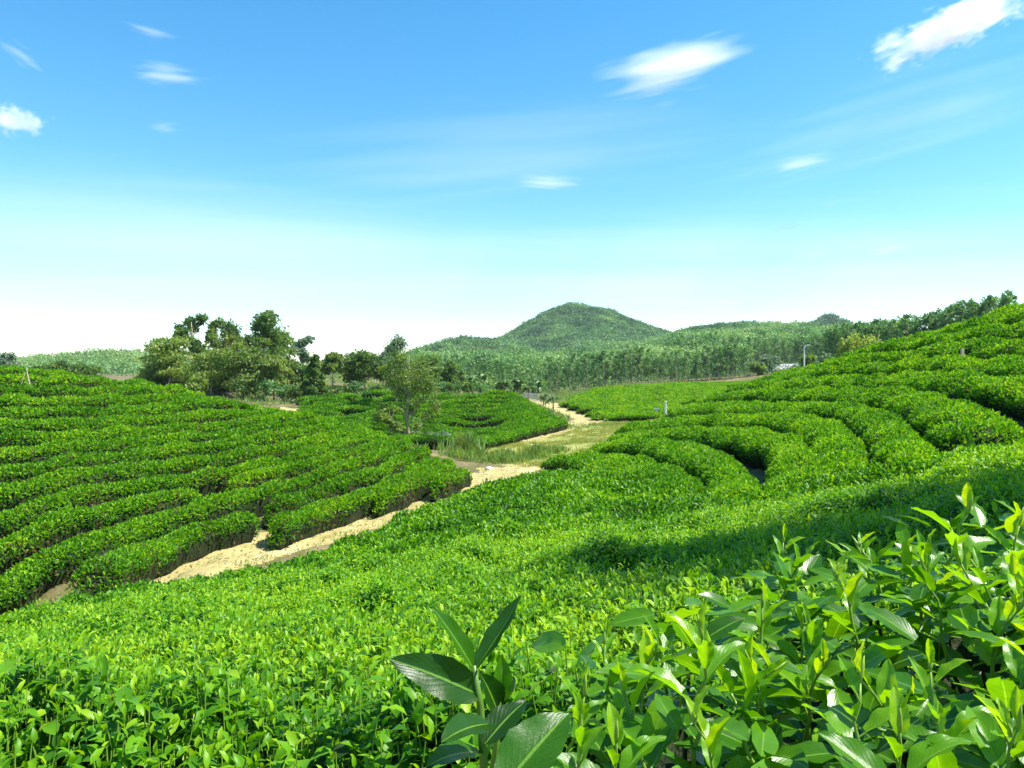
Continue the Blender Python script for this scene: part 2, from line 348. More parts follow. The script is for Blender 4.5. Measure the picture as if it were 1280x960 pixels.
def ground():
    ang = np.concatenate([np.linspace(-180, -52, 60, endpoint=False), np.linspace(-52, 52, 430, endpoint=False), np.linspace(52, 180, 60, endpoint=False)])
    rad = np.concatenate([np.geomspace(0.35, 12, 150, endpoint=False), np.geomspace(12, 75, 250, endpoint=False), np.geomspace(75, 6000, 120)])
    a, r = np.meshgrid(R(1) * ang, rad, indexing='ij'); x = r * np.sin(a); y = r * np.cos(a)
    z = H(x, y) + 0.03 * nA(x, y) * np.clip(r / 6, 0, 1)
    na, nr = x.shape; idx = np.arange(na * nr).reshape(na, nr); nx = np.roll(idx, -1, axis=0)
    q = np.stack([idx[:, :-1], nx[:, :-1], nx[:, 1:], idx[:, 1:]], -1).reshape(-1, 4)[:, ::-1]
    V = np.stack([x, y, z], -1).reshape(-1, 3); c = V[q].mean(1); cx, cy = c[:, 0], c[:, 1]
    wob = 0.25 * nA(cx, cy) + 0.15 * nB(cx, cy)
    dn, _ = seg_dist(cx, cy, NP_); df, _ = seg_dist(cx, cy, FP_); ds, _ = seg_dist(cx, cy, SP_)
    path = (dn < 1.15 + .7 * wob) | (df < 0.95 + 0.4 * wob + cy * 0.006) | (ds < 1.0 + wob)
    for p in PA_: path |= np.hypot(cx - p[0], (cy - p[1]) * .5) < 0.9 + wob
    med = inside(cx, cy, MD_) & ~path
    cls = np.where(path, 1, np.where(med, 2, 0))
    for k, (nm, m) in enumerate((('ground', M_ground), ('path', M_sand), ('meadow', M_meadow))):
        f = q[cls == k]; u, inv = np.unique(f, return_inverse=True)
        ac = Acc(); ac.add(V[u], f4=inv.reshape(-1, 4)); o = ac.build(nm, m, smooth=True); o['kind'] = 'structure'
    # fan that closes the centre under the camera
ground()

# ------------------------------------------------------------------ tea hedges
def leaf_len(d): return 0.055 * np.maximum(1, (np.asarray(d) / 9.0)) ** 0.62

def hedge(plan, hw, h, label, group, lai=2.0, seed=0, flat=0.55, holes=(), rough=1.0, brown=0.1, young=0.5, cat='tea row', step=0.25, woody=True, skirt=0.35):
    """a clipped row of tea along a line on the ground"""
    g_ = np.random.default_rng(seed + 900)
    hwp = np.asarray(hw) if not np.isscalar(hw) else None
    pts = np.asarray(plan)
    if hwp is not None: pts = np.column_stack([pts, hwp])
    q, ss = resample(pts, step); xy = q[:, :2]; wv = q[:, 2] if hwp is not None else np.full(len(q), hw)
    n1, n2, n3 = Noise1(1.7, seed), Noise1(2.3, seed + 1), Noise1(1.1, seed + 2)
    T = nrm(np.gradient(xy, axis=0)); S = np.stack([T[:, 1], -T[:, 0]], 1)
    xy = xy + S * (0.06 * rough * n3(ss))[:, None]
    endd = np.minimum(ss, ss[-1] - ss); k = np.clip(endd / 0.7, 0, 1); taper = np.sqrt(np.clip(1 - (1 - k) ** 2, 0.02, 1))
    hole = np.ones(len(ss))
    for (hx, hy, hr) in holes: hole *= 1 - np.exp(-((np.hypot(xy[:, 0] - hx, xy[:, 1] - hy) / hr) ** 4))
    wv = wv * (1 + .10 * rough * n1(ss)) * (0.35 + .65 * taper) * (0.3 + 0.7 * hole); hv = h * (1 + .08 * rough * n2(ss)) * taper * hole + 0.02
    cx, cy = xy[:, 0].mean(), xy[:, 1].mean(); root = empty('tea_row', (cx, cy, float(H(cx, cy)))); loc = np.array(root.location)
    tag(root, label, cat, group)
    gz_ = H(xy[:, 0], xy[:, 1])
    def surf(i, ph, k=1.0):
        """i: fractional index, ph: 0..pi over the profile"""
        i0 = np.clip(i.astype(int), 0, len(ss) - 2); u = i - i0
        L = lambda a: a[i0] * (1 - u) + a[i0 + 1] * u
        ww, hh = L(wv) * k, L(hv) * k; c, s = np.cos(ph), np.sin(ph)
        zz = hh * np.abs(s) ** flat; off = np.sign(c) * np.abs(c) ** 0.75 * ww * (0.62 + 0.38 * np.clip(zz / (hh * .6 + 1e-6), 0, 1))
        X = L(xy[:, 0]) + L(S[:, 0]) * off; Y = L(xy[:, 1]) + L(S[:, 1]) * off
        Z = L(gz_) * .4 + H(X, Y) * .6 + zz
        N = nrm(np.stack([L(S[:, 0]) * c * 1.0, L(S[:, 1]) * c * 1.0, s * 1.0 + 0.15], 1))
        return np.stack([X, Y, Z], 1), N, zz / (hh + 1e-6), L(hole) * (hh > 0.15)
    d = float(np.median(np.hypot(xy[:, 0], xy[:, 1])))
    # inner hull, coloured dark so the gaps between leaves read as shaded
    if woody:
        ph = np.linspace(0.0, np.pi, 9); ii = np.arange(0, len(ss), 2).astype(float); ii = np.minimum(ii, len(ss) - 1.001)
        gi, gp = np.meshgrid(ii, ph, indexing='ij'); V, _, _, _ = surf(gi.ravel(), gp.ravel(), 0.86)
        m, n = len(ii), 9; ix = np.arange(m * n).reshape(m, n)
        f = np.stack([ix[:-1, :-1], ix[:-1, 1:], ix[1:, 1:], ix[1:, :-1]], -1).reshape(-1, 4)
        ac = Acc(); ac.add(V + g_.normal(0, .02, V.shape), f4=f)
        # bare stems along the foot, one woody mass with the core
        if d < 36:
            m = int(ss[-1] * 5); i = g_.uniform(0, len(ss) - 1.01, m); ph = np.where(g_.uniform(0, 1, m) < .5, g_.uniform(.05, .5, m), np.pi - g_.uniform(.05, .5, m))
            A0, _, _, ok = surf(i, np.where(ph < 1.5, .12, np.pi - .12), 0.75); A1, _, _, _ = surf(i, ph, 0.98)
            for a, b, k in zip(A0, A1, ok):
                if k > .3: a = a.copy(); a[2] = H(a[0], a[1]) - .02; add_tube(ac, [a, (a + b) / 2 + g_.normal(0, .02, 3), b], [.014, .010, .006], 3, cap=False)
        ac.build('woody_shade_core', M_core, root, smooth=True, loc=loc)
    # leaves
    dd = np.hypot(xy[:, 0], xy[:, 1]); Lm = leaf_len(dd)
    per = 2 * wv + 1.5 * hv; rho = lai / (0.36 * Lm ** 2) * per * (hole > 0.2); cum = np.concatenate([[0], np.cumsum(.5 * (rho[1:] + rho[:-1]) * np.diff(ss))])
    n = int(cum[-1])
    if n < 10: return root
    i = np.interp(g_.uniform(0, cum[-1], n), cum, np.arange(len(ss))); i = np.minimum(i, len(ss) - 1.001)
    ph = g_.uniform(0.02, np.pi - .02, n) ; 
    Pn, N, rel, ok = surf(i, ph, 1.0)
    keep = (ok > 0.25) & (g_.uniform(0, 1, n) < skirt + (1 - skirt) * np.clip((rel - .30) / .55, 0, 1)); Pn, N, rel, i = Pn[keep], N[keep], rel[keep], i[keep]; n = len(Pn)
    bn = nA(Pn[:, 0] * .8, Pn[:, 1] * .8); 
    Pn = Pn - N * (g_.uniform(0, 1, n) ** 2 * .14)[:, None] + N * (0.045 * rough * bn)[:, None]
    Ln = leaf_len(np.hypot(Pn[:, 0], Pn[:, 1])) * g_.uniform(.7, 1.3, n)
    D = nrm(N * g_.uniform(.1, 1.1, n)[:, None] + np.array([0, 0, .35]) + g_.normal(0, .62, (n, 3)))
    Nl = nrm(N + np.array([0, 0, .5]) + g_.normal(0, .35, (n, 3)))
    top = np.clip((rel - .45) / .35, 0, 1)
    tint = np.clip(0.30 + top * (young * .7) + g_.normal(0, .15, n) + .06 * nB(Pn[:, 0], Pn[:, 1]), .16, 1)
    wn = nB(Pn[:, 0] * 1.7 + 9, Pn[:, 1] * 1.7)
    dead = g_.uniform(0, 1, n) < brown * (0.35 + 1.6 * (1 - top)) * np.clip(.5 + .8 * wn, 0.1, 2.5)
    tint = np.where(dead, g_.uniform(0, .14, n), tint)
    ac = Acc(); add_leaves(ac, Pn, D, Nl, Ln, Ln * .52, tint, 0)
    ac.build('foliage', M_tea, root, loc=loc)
    return root

def rows_on(rows, lift, dmin, dmax, frac, lo, hi):
    """image lines -> plan lines with the half width that the spacing to the neighbouring rows allows"""
    plans = [np.array([hit(px, py, lift, dmin, dmax) for px, py in r]) for r in rows]; dense = [resample(p, .3)[0] for p in plans]; out = []
    for i, p in enumerate(plans):
        best = np.full(len(p), 1e9)
        for j, q in enumerate(dense):
            if abs(i - j) == 1 or (i != j and abs(i - j) <= 2): best = np.minimum(best, seg_dist(p[:, 0], p[:, 1], q)[0])
        out.append((p, np.clip(best * frac, lo, hi)))
    return out

LEFT = [
 [(540, 604), (560, 597), (584, 586)],
 [(472, 621), (523, 600), (568, 577)],
 [(340, 656), (400, 636), (480, 608), (550, 573)],
 [(112, 716), (200, 683), (300, 648), (318, 641)],
 [(332, 633), (400, 613), (480, 585), (535, 561)],
 [(-60, 762), (0, 738), (40, 708), (100, 682), (200, 650), (300, 620), (400, 592), (480, 566), (514, 553)],
 [(-120, 728), (0, 684), (100, 643), (200, 622), (256, 613)],
 [(280, 604), (330, 592), (400, 577), (470, 557), (495, 549)],
 [(-130, 690), (0, 650), (100, 617), (200, 603), (300, 587), (400, 563), (482, 544)],
 [(-140, 640), (0, 616), (100, 593), (200, 582), (300, 569), (400, 549), (466, 536)],
 [(-150, 606), (0, 590), (100, 576), (200, 563), (300, 552), (400, 537), (447, 529)],
 [(-150, 575), (0, 566), (100, 558), (200, 549), (300, 540), (400, 528), (430, 524)],
 [(-160, 554), (0, 548), (100, 544), (200, 537), (300, 529), (380, 520), (408, 517)],
 [(-160, 535), (0, 532), (100, 529), (200, 523), (300, 516), (385, 511)],
 [(-160, 516), (0, 516), (100, 515), (200, 510), (300, 503), (350, 505)],
 [(-170, 498), (0, 501), (100, 501), (200, 497), (300, 495)],
 [(-170, 482), (0, 487), (100, 488), (200, 485), (255, 486)],
 [(-170, 467), (0, 473), (100, 476), (200, 480)],
 [(-170, 455), (0, 462), (80, 466), (140, 473)],
]
WHERE_L = ['shortest tea row at the left hill foot by the sandy path bend', 'short tea row, second up from the path bend at the left hill foot', 'lowest long tea row of the left hill, beginning above the widest part of the path',
  'tea row along the path on the left hill, ending at a gap', 'left hill tea row beyond the gap above the lowest long row', 'brown flecked tea row starting just above the near field',
  'tea row with a browned broken end halfway across the left hill', 'tea row taking over after the browned broken end on the left hill', 'fifth full tea row from the foot of the left hill', 'sixth full tea row from the foot of the left hill',
  'tea row on the middle of the left hill, sixth below its top', 'left hill tea row with ten rows below and seven above', 'left hill tea row seventh from the top', 'left hill tea row sixth from the top, ending below the big grove', 'left hill tea row fifth from the top', 'left hill tea row fourth from the top',
  'left hill tea row third from the top', 'left hill tea row second from the top, running past the stick tripod', 'topmost tea row along the crest of the left hill']
for i, (p, hwv) in enumerate(rows_on(LEFT, TEAH, 11, 38, 0.295, 0.24, 0.52)):
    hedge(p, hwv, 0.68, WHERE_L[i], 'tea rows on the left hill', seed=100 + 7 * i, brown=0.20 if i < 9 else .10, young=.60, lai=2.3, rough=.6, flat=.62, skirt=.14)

RIGHT = [
 [(697, 573), (750, 578), (810, 592), (862, 616)],
 [(742, 559), (800, 557), (860, 567), (905, 592), (922, 632)],
 [(772, 547), (850, 543), (930, 546), (980, 560), (1000, 592), (990, 632)],
 [(796, 534), (880, 527), (960, 525), (1015, 533), (1046, 560), (1052, 602)],
 [(850, 515), (950, 511), (1050, 513), (1098, 530), (1124, 563), (1150, 600)],
 [(892, 500), (1000, 494), (1100, 496), (1170, 513), (1240, 548)],
 [(920, 488), (1020, 479), (1120, 477), (1220, 480), (1400, 500), (1750, 540)],
 [(952, 477), (1050, 463), (1150, 457), (1280, 460), (1450, 470), (1750, 490)],
 [(985, 467), (1080, 449), (1180, 438), (1280, 434), (1450, 436), (1750, 448)],
 [(1030, 453), (1110, 433), (1200, 421), (1280, 413), (1450, 408), (1750, 415)],
 [(1085, 437), (1160, 418), (1280, 396), (1450, 384), (1750, 392)],
 [(1140, 421), (1220, 402), (1290, 384), (1450, 364), (1750, 372)],
]
WHERE_R = ['lowest tea row of the right hill, its tip pointing at the reeds', 'rounded tea row whose tip faces the meadow, second from the near field', 'broad tea row bending down beside the two dark gaps on the right hill', 'tea row behind the dark gaps, curving down on the right hill',
  'right hill tea row level with the white post in the field', 'right hill tea row with the dark woody hollow above its middle', 'right hill tea row just below the street lamp, sixth from the top', 'fifth tea row from the top of the right hill', 'tea row below the wooden stake on the right hill',
  'right hill tea row with the wooden stake standing in it', 'second highest tea row of the right hill', 'topmost tea row along the crest of the right hill']
for i, (p, hwv) in enumerate(rows_on(RIGHT, TEAH, 9, 48, 0.52, 0.5, 1.6)):
    hwv = hwv * ([.90, .80, .88, .90, .78] + [1.0] * 7)[i]
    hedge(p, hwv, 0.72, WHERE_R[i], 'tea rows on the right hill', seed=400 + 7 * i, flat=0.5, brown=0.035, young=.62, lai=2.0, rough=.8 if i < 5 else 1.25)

MID = []
for k in range(11):
    MID.append([(372, 500 + 3.3 * k), (420, 494 + 4.3 * k), (470, 491 + 5 * k), (560, 491.5 + 5.9 * k), (630, 491 + 5.4 * k), (640 + 6.8 * k, 492 + 3.5 * k)])
ORD = ['topmost', 'second', 'third', 'fourth', 'fifth', 'sixth', 'seventh', 'eighth', 'ninth', 'tenth', 'lowest']
hol = [(p[0], p[1], 1.6) for p in PA_]
for i, (p, hwv) in enumerate(rows_on(MID, 0.5, 40, 76, 0.30, 0.36, 0.8)):
    hedge(p, hwv, 0.62, ('%s tea row of the small middle hill behind the lone tree' % ORD[i]) if i in (0, 10) else '%s tea row from the top of the small middle hill behind the lone tree' % ORD[i], 'tea rows on the middle hill', seed=700 + 5 * i, holes=hol, brown=.05, step=.5, lai=2.0, rough=.6, skirt=.05)

FLAT_L, FLAT_R = [], []
for k in range(12):
    t = k / 11.0; y = 485 + (521 - 485) * t ** 1.15
    xl = 752 - 50 * min(1, t / .55) if t < .55 else 702 + 52 * (t - .55) / .45
    FLAT_L.append([(xl, y + .6), ((xl + 822) / 2, y), (811 + 20 * t, y - 2.5)])
    FLAT_R.append([(816 + 20 * t, y - 3.2), (880, y - 5.5), (955 - 60 * t ** 2, y - 8)])
for fam, nm, sd in ((FLAT_L, 'left', 1000), (FLAT_R, 'right', 1200)):
    for i, (p, hwv) in enumerate(rows_on(fam, 0.5, 58, 150, 0.40, 0.6, 3.0)):
        o_ = ['farthest', 'second farthest', 'third farthest', 'fourth farthest', 'fifth farthest', 'sixth farthest', 'sixth nearest', 'fifth nearest', 'fourth nearest', 'third nearest', 'second nearest', 'nearest'][i]
        hedge(p, hwv, 0.6, '%s tea row of the flat field %s' % (o_, 'between forked track and dark lane' if nm == 'left' else 'between dark lane and right hill'), 'tea rows of the flat field', seed=sd + 3 * i, flat=.45, brown=.01, young=.75, step=1.0, lai=1.9, skirt=.1)

# ------------------------------------------------------------------ near field of tea (one unbroken mass)
FIELD = np.vstack([pl(NEAREDGE), pl([(695, 580, 25.5), (750, 590, 21), (810, 604, 17), (860, 622, 14.2), (920, 636, 12), (1000, 628, 11.4), (1080, 600, 10.8), (1150, 580, 10.6), (1260, 566, 10), (1420, 560, 9.0)]), [(9, 3), (5, -3), (-4, -4), (-9, 2)]])
FGAPS = [[(666, 588, 25), (664, 602, 20.5)], [(1060, 560, 13), (1078, 596, 10.6)], [(925, 560, 19), (948, 606, 12.6)]]
FGAPS = [pl(q) for q in FGAPS]
def field():
    n1_, n2_ = Noise2(1.3, 21), Noise2(0.45, 22)
    def canopy(x, y):
        e, _ = seg_dist(x, y, FIELD, True); f = np.where(inside(x, y, FIELD), np.clip(e / .55, 0, 1), 0); f = np.sqrt(np.clip(1 - (1 - f) ** 2, 0, 1))
        for q in FGAPS: f = f * (1 - .9 * np.exp(-(seg_dist(x, y, q)[0] / .22) ** 2))
        return f, 0.62 * f + .05 * n1_(x, y) * f + .025 * n2_(x, y) * f
    NS = 175000
    rN = np.sqrt(rng.uniform(1.25 ** 2, 9 ** 2, NS)); rF = np.exp(rng.uniform(math.log(9), math.log(31), 430000))
    r = np.concatenate([rN, rF]); a = rng.uniform(R(-50), R(52), len(r)); x, y = r * np.sin(a), r * np.cos(a)
    f, cz = canopy(x, y); k = (f > .15) & ~((y < 1.75) & (x > -.05) & (r < 2.0)); x, y, r, f, cz = x[k], y[k], r[k], f[k], cz[k]
    z = H(x, y) + cz; n = len(x); acc0, acc1 = Acc(), Acc(); st = Acc()
    gxn = (canopy(x + .1, y)[1] - cz) * 5; gyn = (canopy(x, y + .1)[1] - cz) * 5
    Nb = nrm(np.stack([-gxn, -gyn, np.ones(n)], 1))
    near = r < 9.0
    # far part: single leaves
    m = ~near; c = m.sum(); Ln = 0.055 * (r[m] / 9.0) * rng.uniform(.75, 1.3, c) ; Ln = np.minimum(Ln, leaf_len(r[m]) * 1.25)
    Pn = np.stack([x[m], y[m], z[m] - rng.uniform(0, 1, c) ** 2 * .14], 1)
    D = nrm(Nb[m] * rng.uniform(.15, 1.2, c)[:, None] + rng.normal(0, .62, (c, 3))); Nl = nrm(Nb[m] + np.array([0, 0, .3]) + rng.normal(0, .38, (c, 3)))
    t = np.clip(.62 + rng.normal(0, .18, c) + .07 * n1_(x[m] * .5, y[m] * .5), .17, 1)
    add_leaves(acc0, Pn, D, Nl, Ln, Ln * .52, t, 0)
    # near part: shoots of several leaves round a stem
    ns = int(near.sum() * 0.31); id_ = np.where(near)[0][:ns]
    sx, sy, sz, sr = x[id_], y[id_], z[id_], r[id_]
    hgt = rng.uniform(-.06, .05, ns) + .05 * (rng.uniform(0, 1, ns) > .85); az0 = rng.uniform(0, 6.28, ns); lean = rng.normal(0, .16, (ns, 2)); big = rng.uniform(.8, 1.25, ns) * (1.12)
    age = rng.normal(0, .10, ns) + .06 * n1_(sx * .6, sy * .6)
    for j in range(5):
        q = j / 4.0                       # 0 top .. 1 low
        az = az0 + j * 2.4 + rng.normal(0, .25, ns); pit = R(62) * (1 - q) ** 1.3 + R(4) + rng.normal(0, .25, ns) - .30 * q
        D = np.stack([np.cos(az) * np.cos(pit) + lean[:, 0], np.sin(az) * np.cos(pit) + lean[:, 1], np.sin(pit)], 1)
        up = np.stack([-np.cos(az) * np.sin(pit), -np.sin(az) * np.sin(pit), np.cos(pit)], 1) + rng.normal(0, .22, (ns, 3))
        L = (.028 + .032 * min(1, q * 1.5)) * big * rng.uniform(.75, 1.2, ns)
        zz = sz + hgt + .02 - j * .026; Pn = np.stack([sx + lean[:, 0] * (.06 - j * .02), sy + lean[:, 1] * (.06 - j * .02), zz], 1) + nrm(D) * .006
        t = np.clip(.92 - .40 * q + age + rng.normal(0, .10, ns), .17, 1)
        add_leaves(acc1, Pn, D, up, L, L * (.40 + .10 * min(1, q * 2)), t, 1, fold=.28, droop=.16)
    # old leaves filling in below
    no = int(near.sum() * .5); io = np.where(near)[0][-no:]
    D = nrm(np.stack([rng.normal(0, 1, no), rng.normal(0, 1, no), rng.normal(.15, .4, no)], 1)); Nl = nrm(np.array([0, 0, 1.]) + rng.normal(0, .45, (no, 3))); L = rng.uniform(.05, .085, no)
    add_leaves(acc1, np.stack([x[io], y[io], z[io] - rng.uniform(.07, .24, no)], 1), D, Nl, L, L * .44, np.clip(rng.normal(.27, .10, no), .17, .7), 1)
    acc1.v += acc0.v; off = acc1.n
    acc1.f3 += [q + off for q in acc0.f3]; acc1.t += acc0.t; acc1.uv += acc0.uv; acc1.n += acc0.n
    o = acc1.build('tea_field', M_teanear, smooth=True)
    tag(o, 'unbroken field of glossy green tea sloping down to the sandy path', 'tea field', None, 'stuff')
    for jj in np.where(sr < 5.0)[0]:
        p = np.array([sx[jj], sy[jj], sz[jj] + hgt[jj] + .02]); b = p + np.array([-lean[jj, 0] * .15 , -lean[jj, 1] * .15, -.20])
        add_tube(st, [b, p], [.0032, .0016], 3, tint=.6, cap=False)
    tag(st.build('stems', M_stem, o), kind='stuff')
    # dark twiggy layer beneath, shade between the leaves put into its colour
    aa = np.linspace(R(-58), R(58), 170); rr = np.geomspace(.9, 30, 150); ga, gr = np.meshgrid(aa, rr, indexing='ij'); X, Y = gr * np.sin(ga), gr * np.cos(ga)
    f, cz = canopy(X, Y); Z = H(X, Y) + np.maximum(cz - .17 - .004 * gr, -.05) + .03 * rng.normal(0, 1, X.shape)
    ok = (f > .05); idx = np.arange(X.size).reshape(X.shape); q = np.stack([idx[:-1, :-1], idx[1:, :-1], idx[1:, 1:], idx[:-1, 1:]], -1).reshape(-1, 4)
    q = q[ok.ravel()[q].all(1)]; ac = Acc(); ac.add(np.stack([X, Y, Z], -1).reshape(-1, 3), f4=q); ac.build('woody_shade_core', M_core, o, smooth=True)
field()
#@@PART2
# ------------------------------------------------------------------ hills far behind
class Hill:
    def __init__(s, px, py, d, rl, rr, ry, pw=1.8, seed=0, rough=.06):
        p = P(px, py, d); s.x, s.y, s.top = p[0], d, p[2]; s.base = float(H(p[0], d)) - 6; s.rl, s.rr, s.ry, s.pw = rl, rr, ry, pw
        s.nz = Noise2(rl * .45, seed); s.rough = rough
    def z(s, x, y):
        dx = x - s.x; rx = np.where(dx < 0, s.rl, s.rr); r = np.sqrt((dx / rx) ** 2 + ((y - s.y) / s.ry) ** 2)
        h = s.top - s.base; e = np.exp(-r ** s.pw)
        return s.base + h * e * (1 + s.rough * s.nz(x, y) * np.clip(r * 2, 0, 1))
HILLS = [('mountain', Hill(716, 383, 900, 92, 132, 150, 1.55, 1, .035)), ('hill', Hill(588, 429, 640, 62, 90, 70, 2.0, 2, .05)), ('hill', Hill(930, 412, 640, 75, 180, 80, 2.4, 3, .05)), ('hill', Hill(1035, 399, 950, 40, 46, 50, 1.9, 4, .04)),
         ('hill', Hill(150, 450, 430, 75, 60, 60, 2.2, 5, .05)), ('hill', Hill(850, 424, 720, 80, 110, 60, 2.2, 6, .05))]
def ground_z(x, y):
    z = H(x, y)
    for _, h in HILLS:
        dx = x - h.x; r = np.hypot(dx / np.where(dx < 0, h.rl, h.rr), (y - h.y) / h.ry); z = np.where(r < 2.1, np.maximum(z, h.z(x, y)), z)
    return z
for nm, h in HILLS:
    a = np.linspace(0, 2 * np.pi, 73)[:-1]; r = np.linspace(0, 2.1, 40); ga, gr = np.meshgrid(a, r, indexing='ij')
    c, s_ = np.cos(ga), np.sin(ga); X = h.x + gr * c * np.where(c < 0, h.rl, h.rr); Y = h.y + gr * s_ * h.ry; Z = h.z(X, Y)
    ix = np.arange(X.size).reshape(X.shape); nx = np.roll(ix, -1, axis=0)
    ac = Acc(); ac.add(np.stack([X, Y, Z], -1).reshape(-1, 3), f4=np.stack([ix[:, :-1], ix[:, 1:], nx[:, 1:], nx[:, :-1]], -1).reshape(-1, 4))
    ac.build(nm, M_hill, smooth=True)['kind'] = 'structure'

# ------------------------------------------------------------------ trees
def crown_leaves(acc, lobes, n, L, g_, lo=.35, hi=.75, brown=0.0, clump=.30, up=.45, inner=.12, kw=.62):
    wts = np.array([(l[1][0] * l[1][1] + l[1][0] * l[1][2]) for l in lobes]); wts = wts / wts.sum()
    for (c, r), wt in zip(lobes, wts):
        c, r = np.array(c, float), np.array(r, float); m = max(4, int(n * wt / 24)); u = nrm(g_.normal(0, 1, (m, 3)) + np.array([0, 0, .25])); ctr = u * g_.uniform(.55, 1.05, (m, 1))
        k = g_.integers(0, m, int(n * wt)); q = ctr[k] + g_.normal(0, clump, (len(k), 3)) * .62
        inn = g_.uniform(0, 1, len(k)) < inner; q[inn] *= .5
        N = nrm(q / np.maximum(.3, np.linalg.norm(q, axis=1, keepdims=True)) + np.array([0, 0, up])); tc = g_.uniform(lo, hi, m)
        t = np.clip(tc[k] + g_.normal(0, .08, len(k)), .18, 1); t = np.where(g_.uniform(0, 1, len(k)) < brown, g_.uniform(0, .1, len(k)), t)
        D = nrm(g_.normal(0, 1, q.shape) + .3 * N); Ln = L * g_.uniform(.6, 1.3, len(k))
        add_leaves(acc, c + q * r, D, nrm(N + g_.normal(0, .45, q.shape)), Ln, Ln * kw, t, 0, fold=.15)

def lobes_for(kind, h, w, g_, tall0=.50, low=.45):
    o = []
    if kind == 'round':
        for k in range(8): a = k * 2.4 + g_.uniform(0, 1); rr = w * g_.uniform(.15, .62); o.append(((rr * math.cos(a), rr * math.sin(a), h * g_.uniform(.22, .84)), (w * .52, w * .52, h * .17)))
        o.append(((0, 0, h * .86), (w * .42, w * .42, h * .14)))
    elif kind == 'layer':
        for k in range(9): a = k * 2.4 + g_.uniform(0, 1); zz = .26 + .67 * k / 8; rr = w * (1.0 - .65 * (k / 8)) * g_.uniform(.45, .8); o.append(((rr * math.cos(a), rr * math.sin(a), h * zz), (w * .50, w * .50, h * .095)))
        o.append(((0, 0, h * .93), (w * .40, w * .40, h * .07)))
    elif kind == 'airy':
        for k in range(13): a = k * 2.4 + g_.uniform(0, 1); zz = low + (.96 - low) * ((k * .618) % 1); rr = w * g_.uniform(.15, .8) * (1.1 - .45 * zz); o.append(((rr * math.cos(a), rr * math.sin(a), h * zz), (w * .26, w * .26, h * .08)))
    elif kind == 'cone':
        for k in range(16): q = k / 15; a = k * 2.4; rr = w * (1 - q) * .72; o.append(((rr * math.cos(a), rr * math.sin(a), h * (.16 + .76 * q)), (w * (.34 - .15 * q), w * (.34 - .15 * q), h * .10)))
    elif kind == 'tall':
        for k in range(8): a = k * 2.4 + g_.uniform(0, 1); zz = tall0 + (.93 - tall0) * k / 7; rr = w * g_.uniform(.3, .7) * (1.15 - .6 * (k / 7)); o.append(((rr * math.cos(a), rr * math.sin(a), h * zz), (w * .5, w * .5, h * .10)))
        o.append(((0, 0, h * .94), (w * .4, w * .4, h * .07)))
    elif kind == 'bush':
        for k in range(7): a = k * 2.4; rr = w * g_.uniform(.2, .6); o.append(((rr * math.cos(a), rr * math.sin(a), h * g_.uniform(.35, .75)), (w * .42, w * .42, h * .28)))
    return o

def tree_meshes(kind, h, w, n, L, seed, leafm, barkm, tr=.02, lobes=None, lo=.35, hi=.75, brown=0.0, lean=0.0, clump=.30, tall0=.50, low=.45):
    g_ = np.random.default_rng(seed); lob = lobes or lobes_for(kind, h, w, g_, tall0, low); tk = Acc()
    top = h * (.55 if kind == 'bush' else .9); m = 7
    zz = np.linspace(-.15, top, m); bx = lean * zz + np.cumsum(g_.normal(0, .012 * h, m)) * (zz > 0); by = np.cumsum(g_.normal(0, .012 * h, m)) * (zz > 0)
    r0 = tr * h; add_tube(tk, np.stack([bx, by, zz], 1), r0 * np.linspace(1.15, .22, m), 7)
    cr = Acc(); lob = [((c[0] + np.interp(c[2], zz, bx), c[1] + np.interp(c[2], zz, by), c[2]), r) for c, r in lob]
    for c, r in lob:
        z0 = max(.12 * h, c[2] - .22 * h - .25 * math.hypot(c[0], c[1])); b = np.array([np.interp(z0, zz, bx), np.interp(z0, zz, by), z0]); e = np.array(c)
        md = (b + e) / 2 + np.array([0, 0, -.02 * h]) + g_.normal(0, .012 * h, 3); add_tube(tk, [b, md, e], [r0 * .42, r0 * .28, r0 * .10], 5, cap=False)
    crown_leaves(cr, lob, n, L, g_, lo, hi, brown, clump)
    return tk.mesh('trunk', barkm, True), cr.mesh('crown', leafm)

def plant(name, label, cat, loc, meshes, group=None, rz=0.0, sc_=1.0, names=('trunk', 'crown')):
    root = empty(name, loc, rz); root.scale = (sc_,) * 3; tag(root, label, cat, group)
    for nm, me in zip(names, meshes):
        o = bpy.data.objects.new(nm, me); C.objects.link(o); o.parent = root
    return root

def tree_at(name, label, cat, px, toppy, wpx, d, kind, n, seed, leafm=None, barkm=None, group=None, L=None, basepy=None, **kw):
    b = at(px, 0, d) if basepy is None else P(px, basepy, d); t = P(px, toppy, d); h = t[2] - b[2]; wd = wpx / 2 / FPX * d * (1.18 if kind in ('round', 'layer', 'airy', 'tall') else 1)
    me = tree_meshes(kind, h, wd, int(n * 1.9), L or max(.10, d * .0038), seed, leafm or M_tree, barkm or M_bark, **kw)
    return plant(name, label, cat, (b[0], b[1], b[2] - .02), me, group)

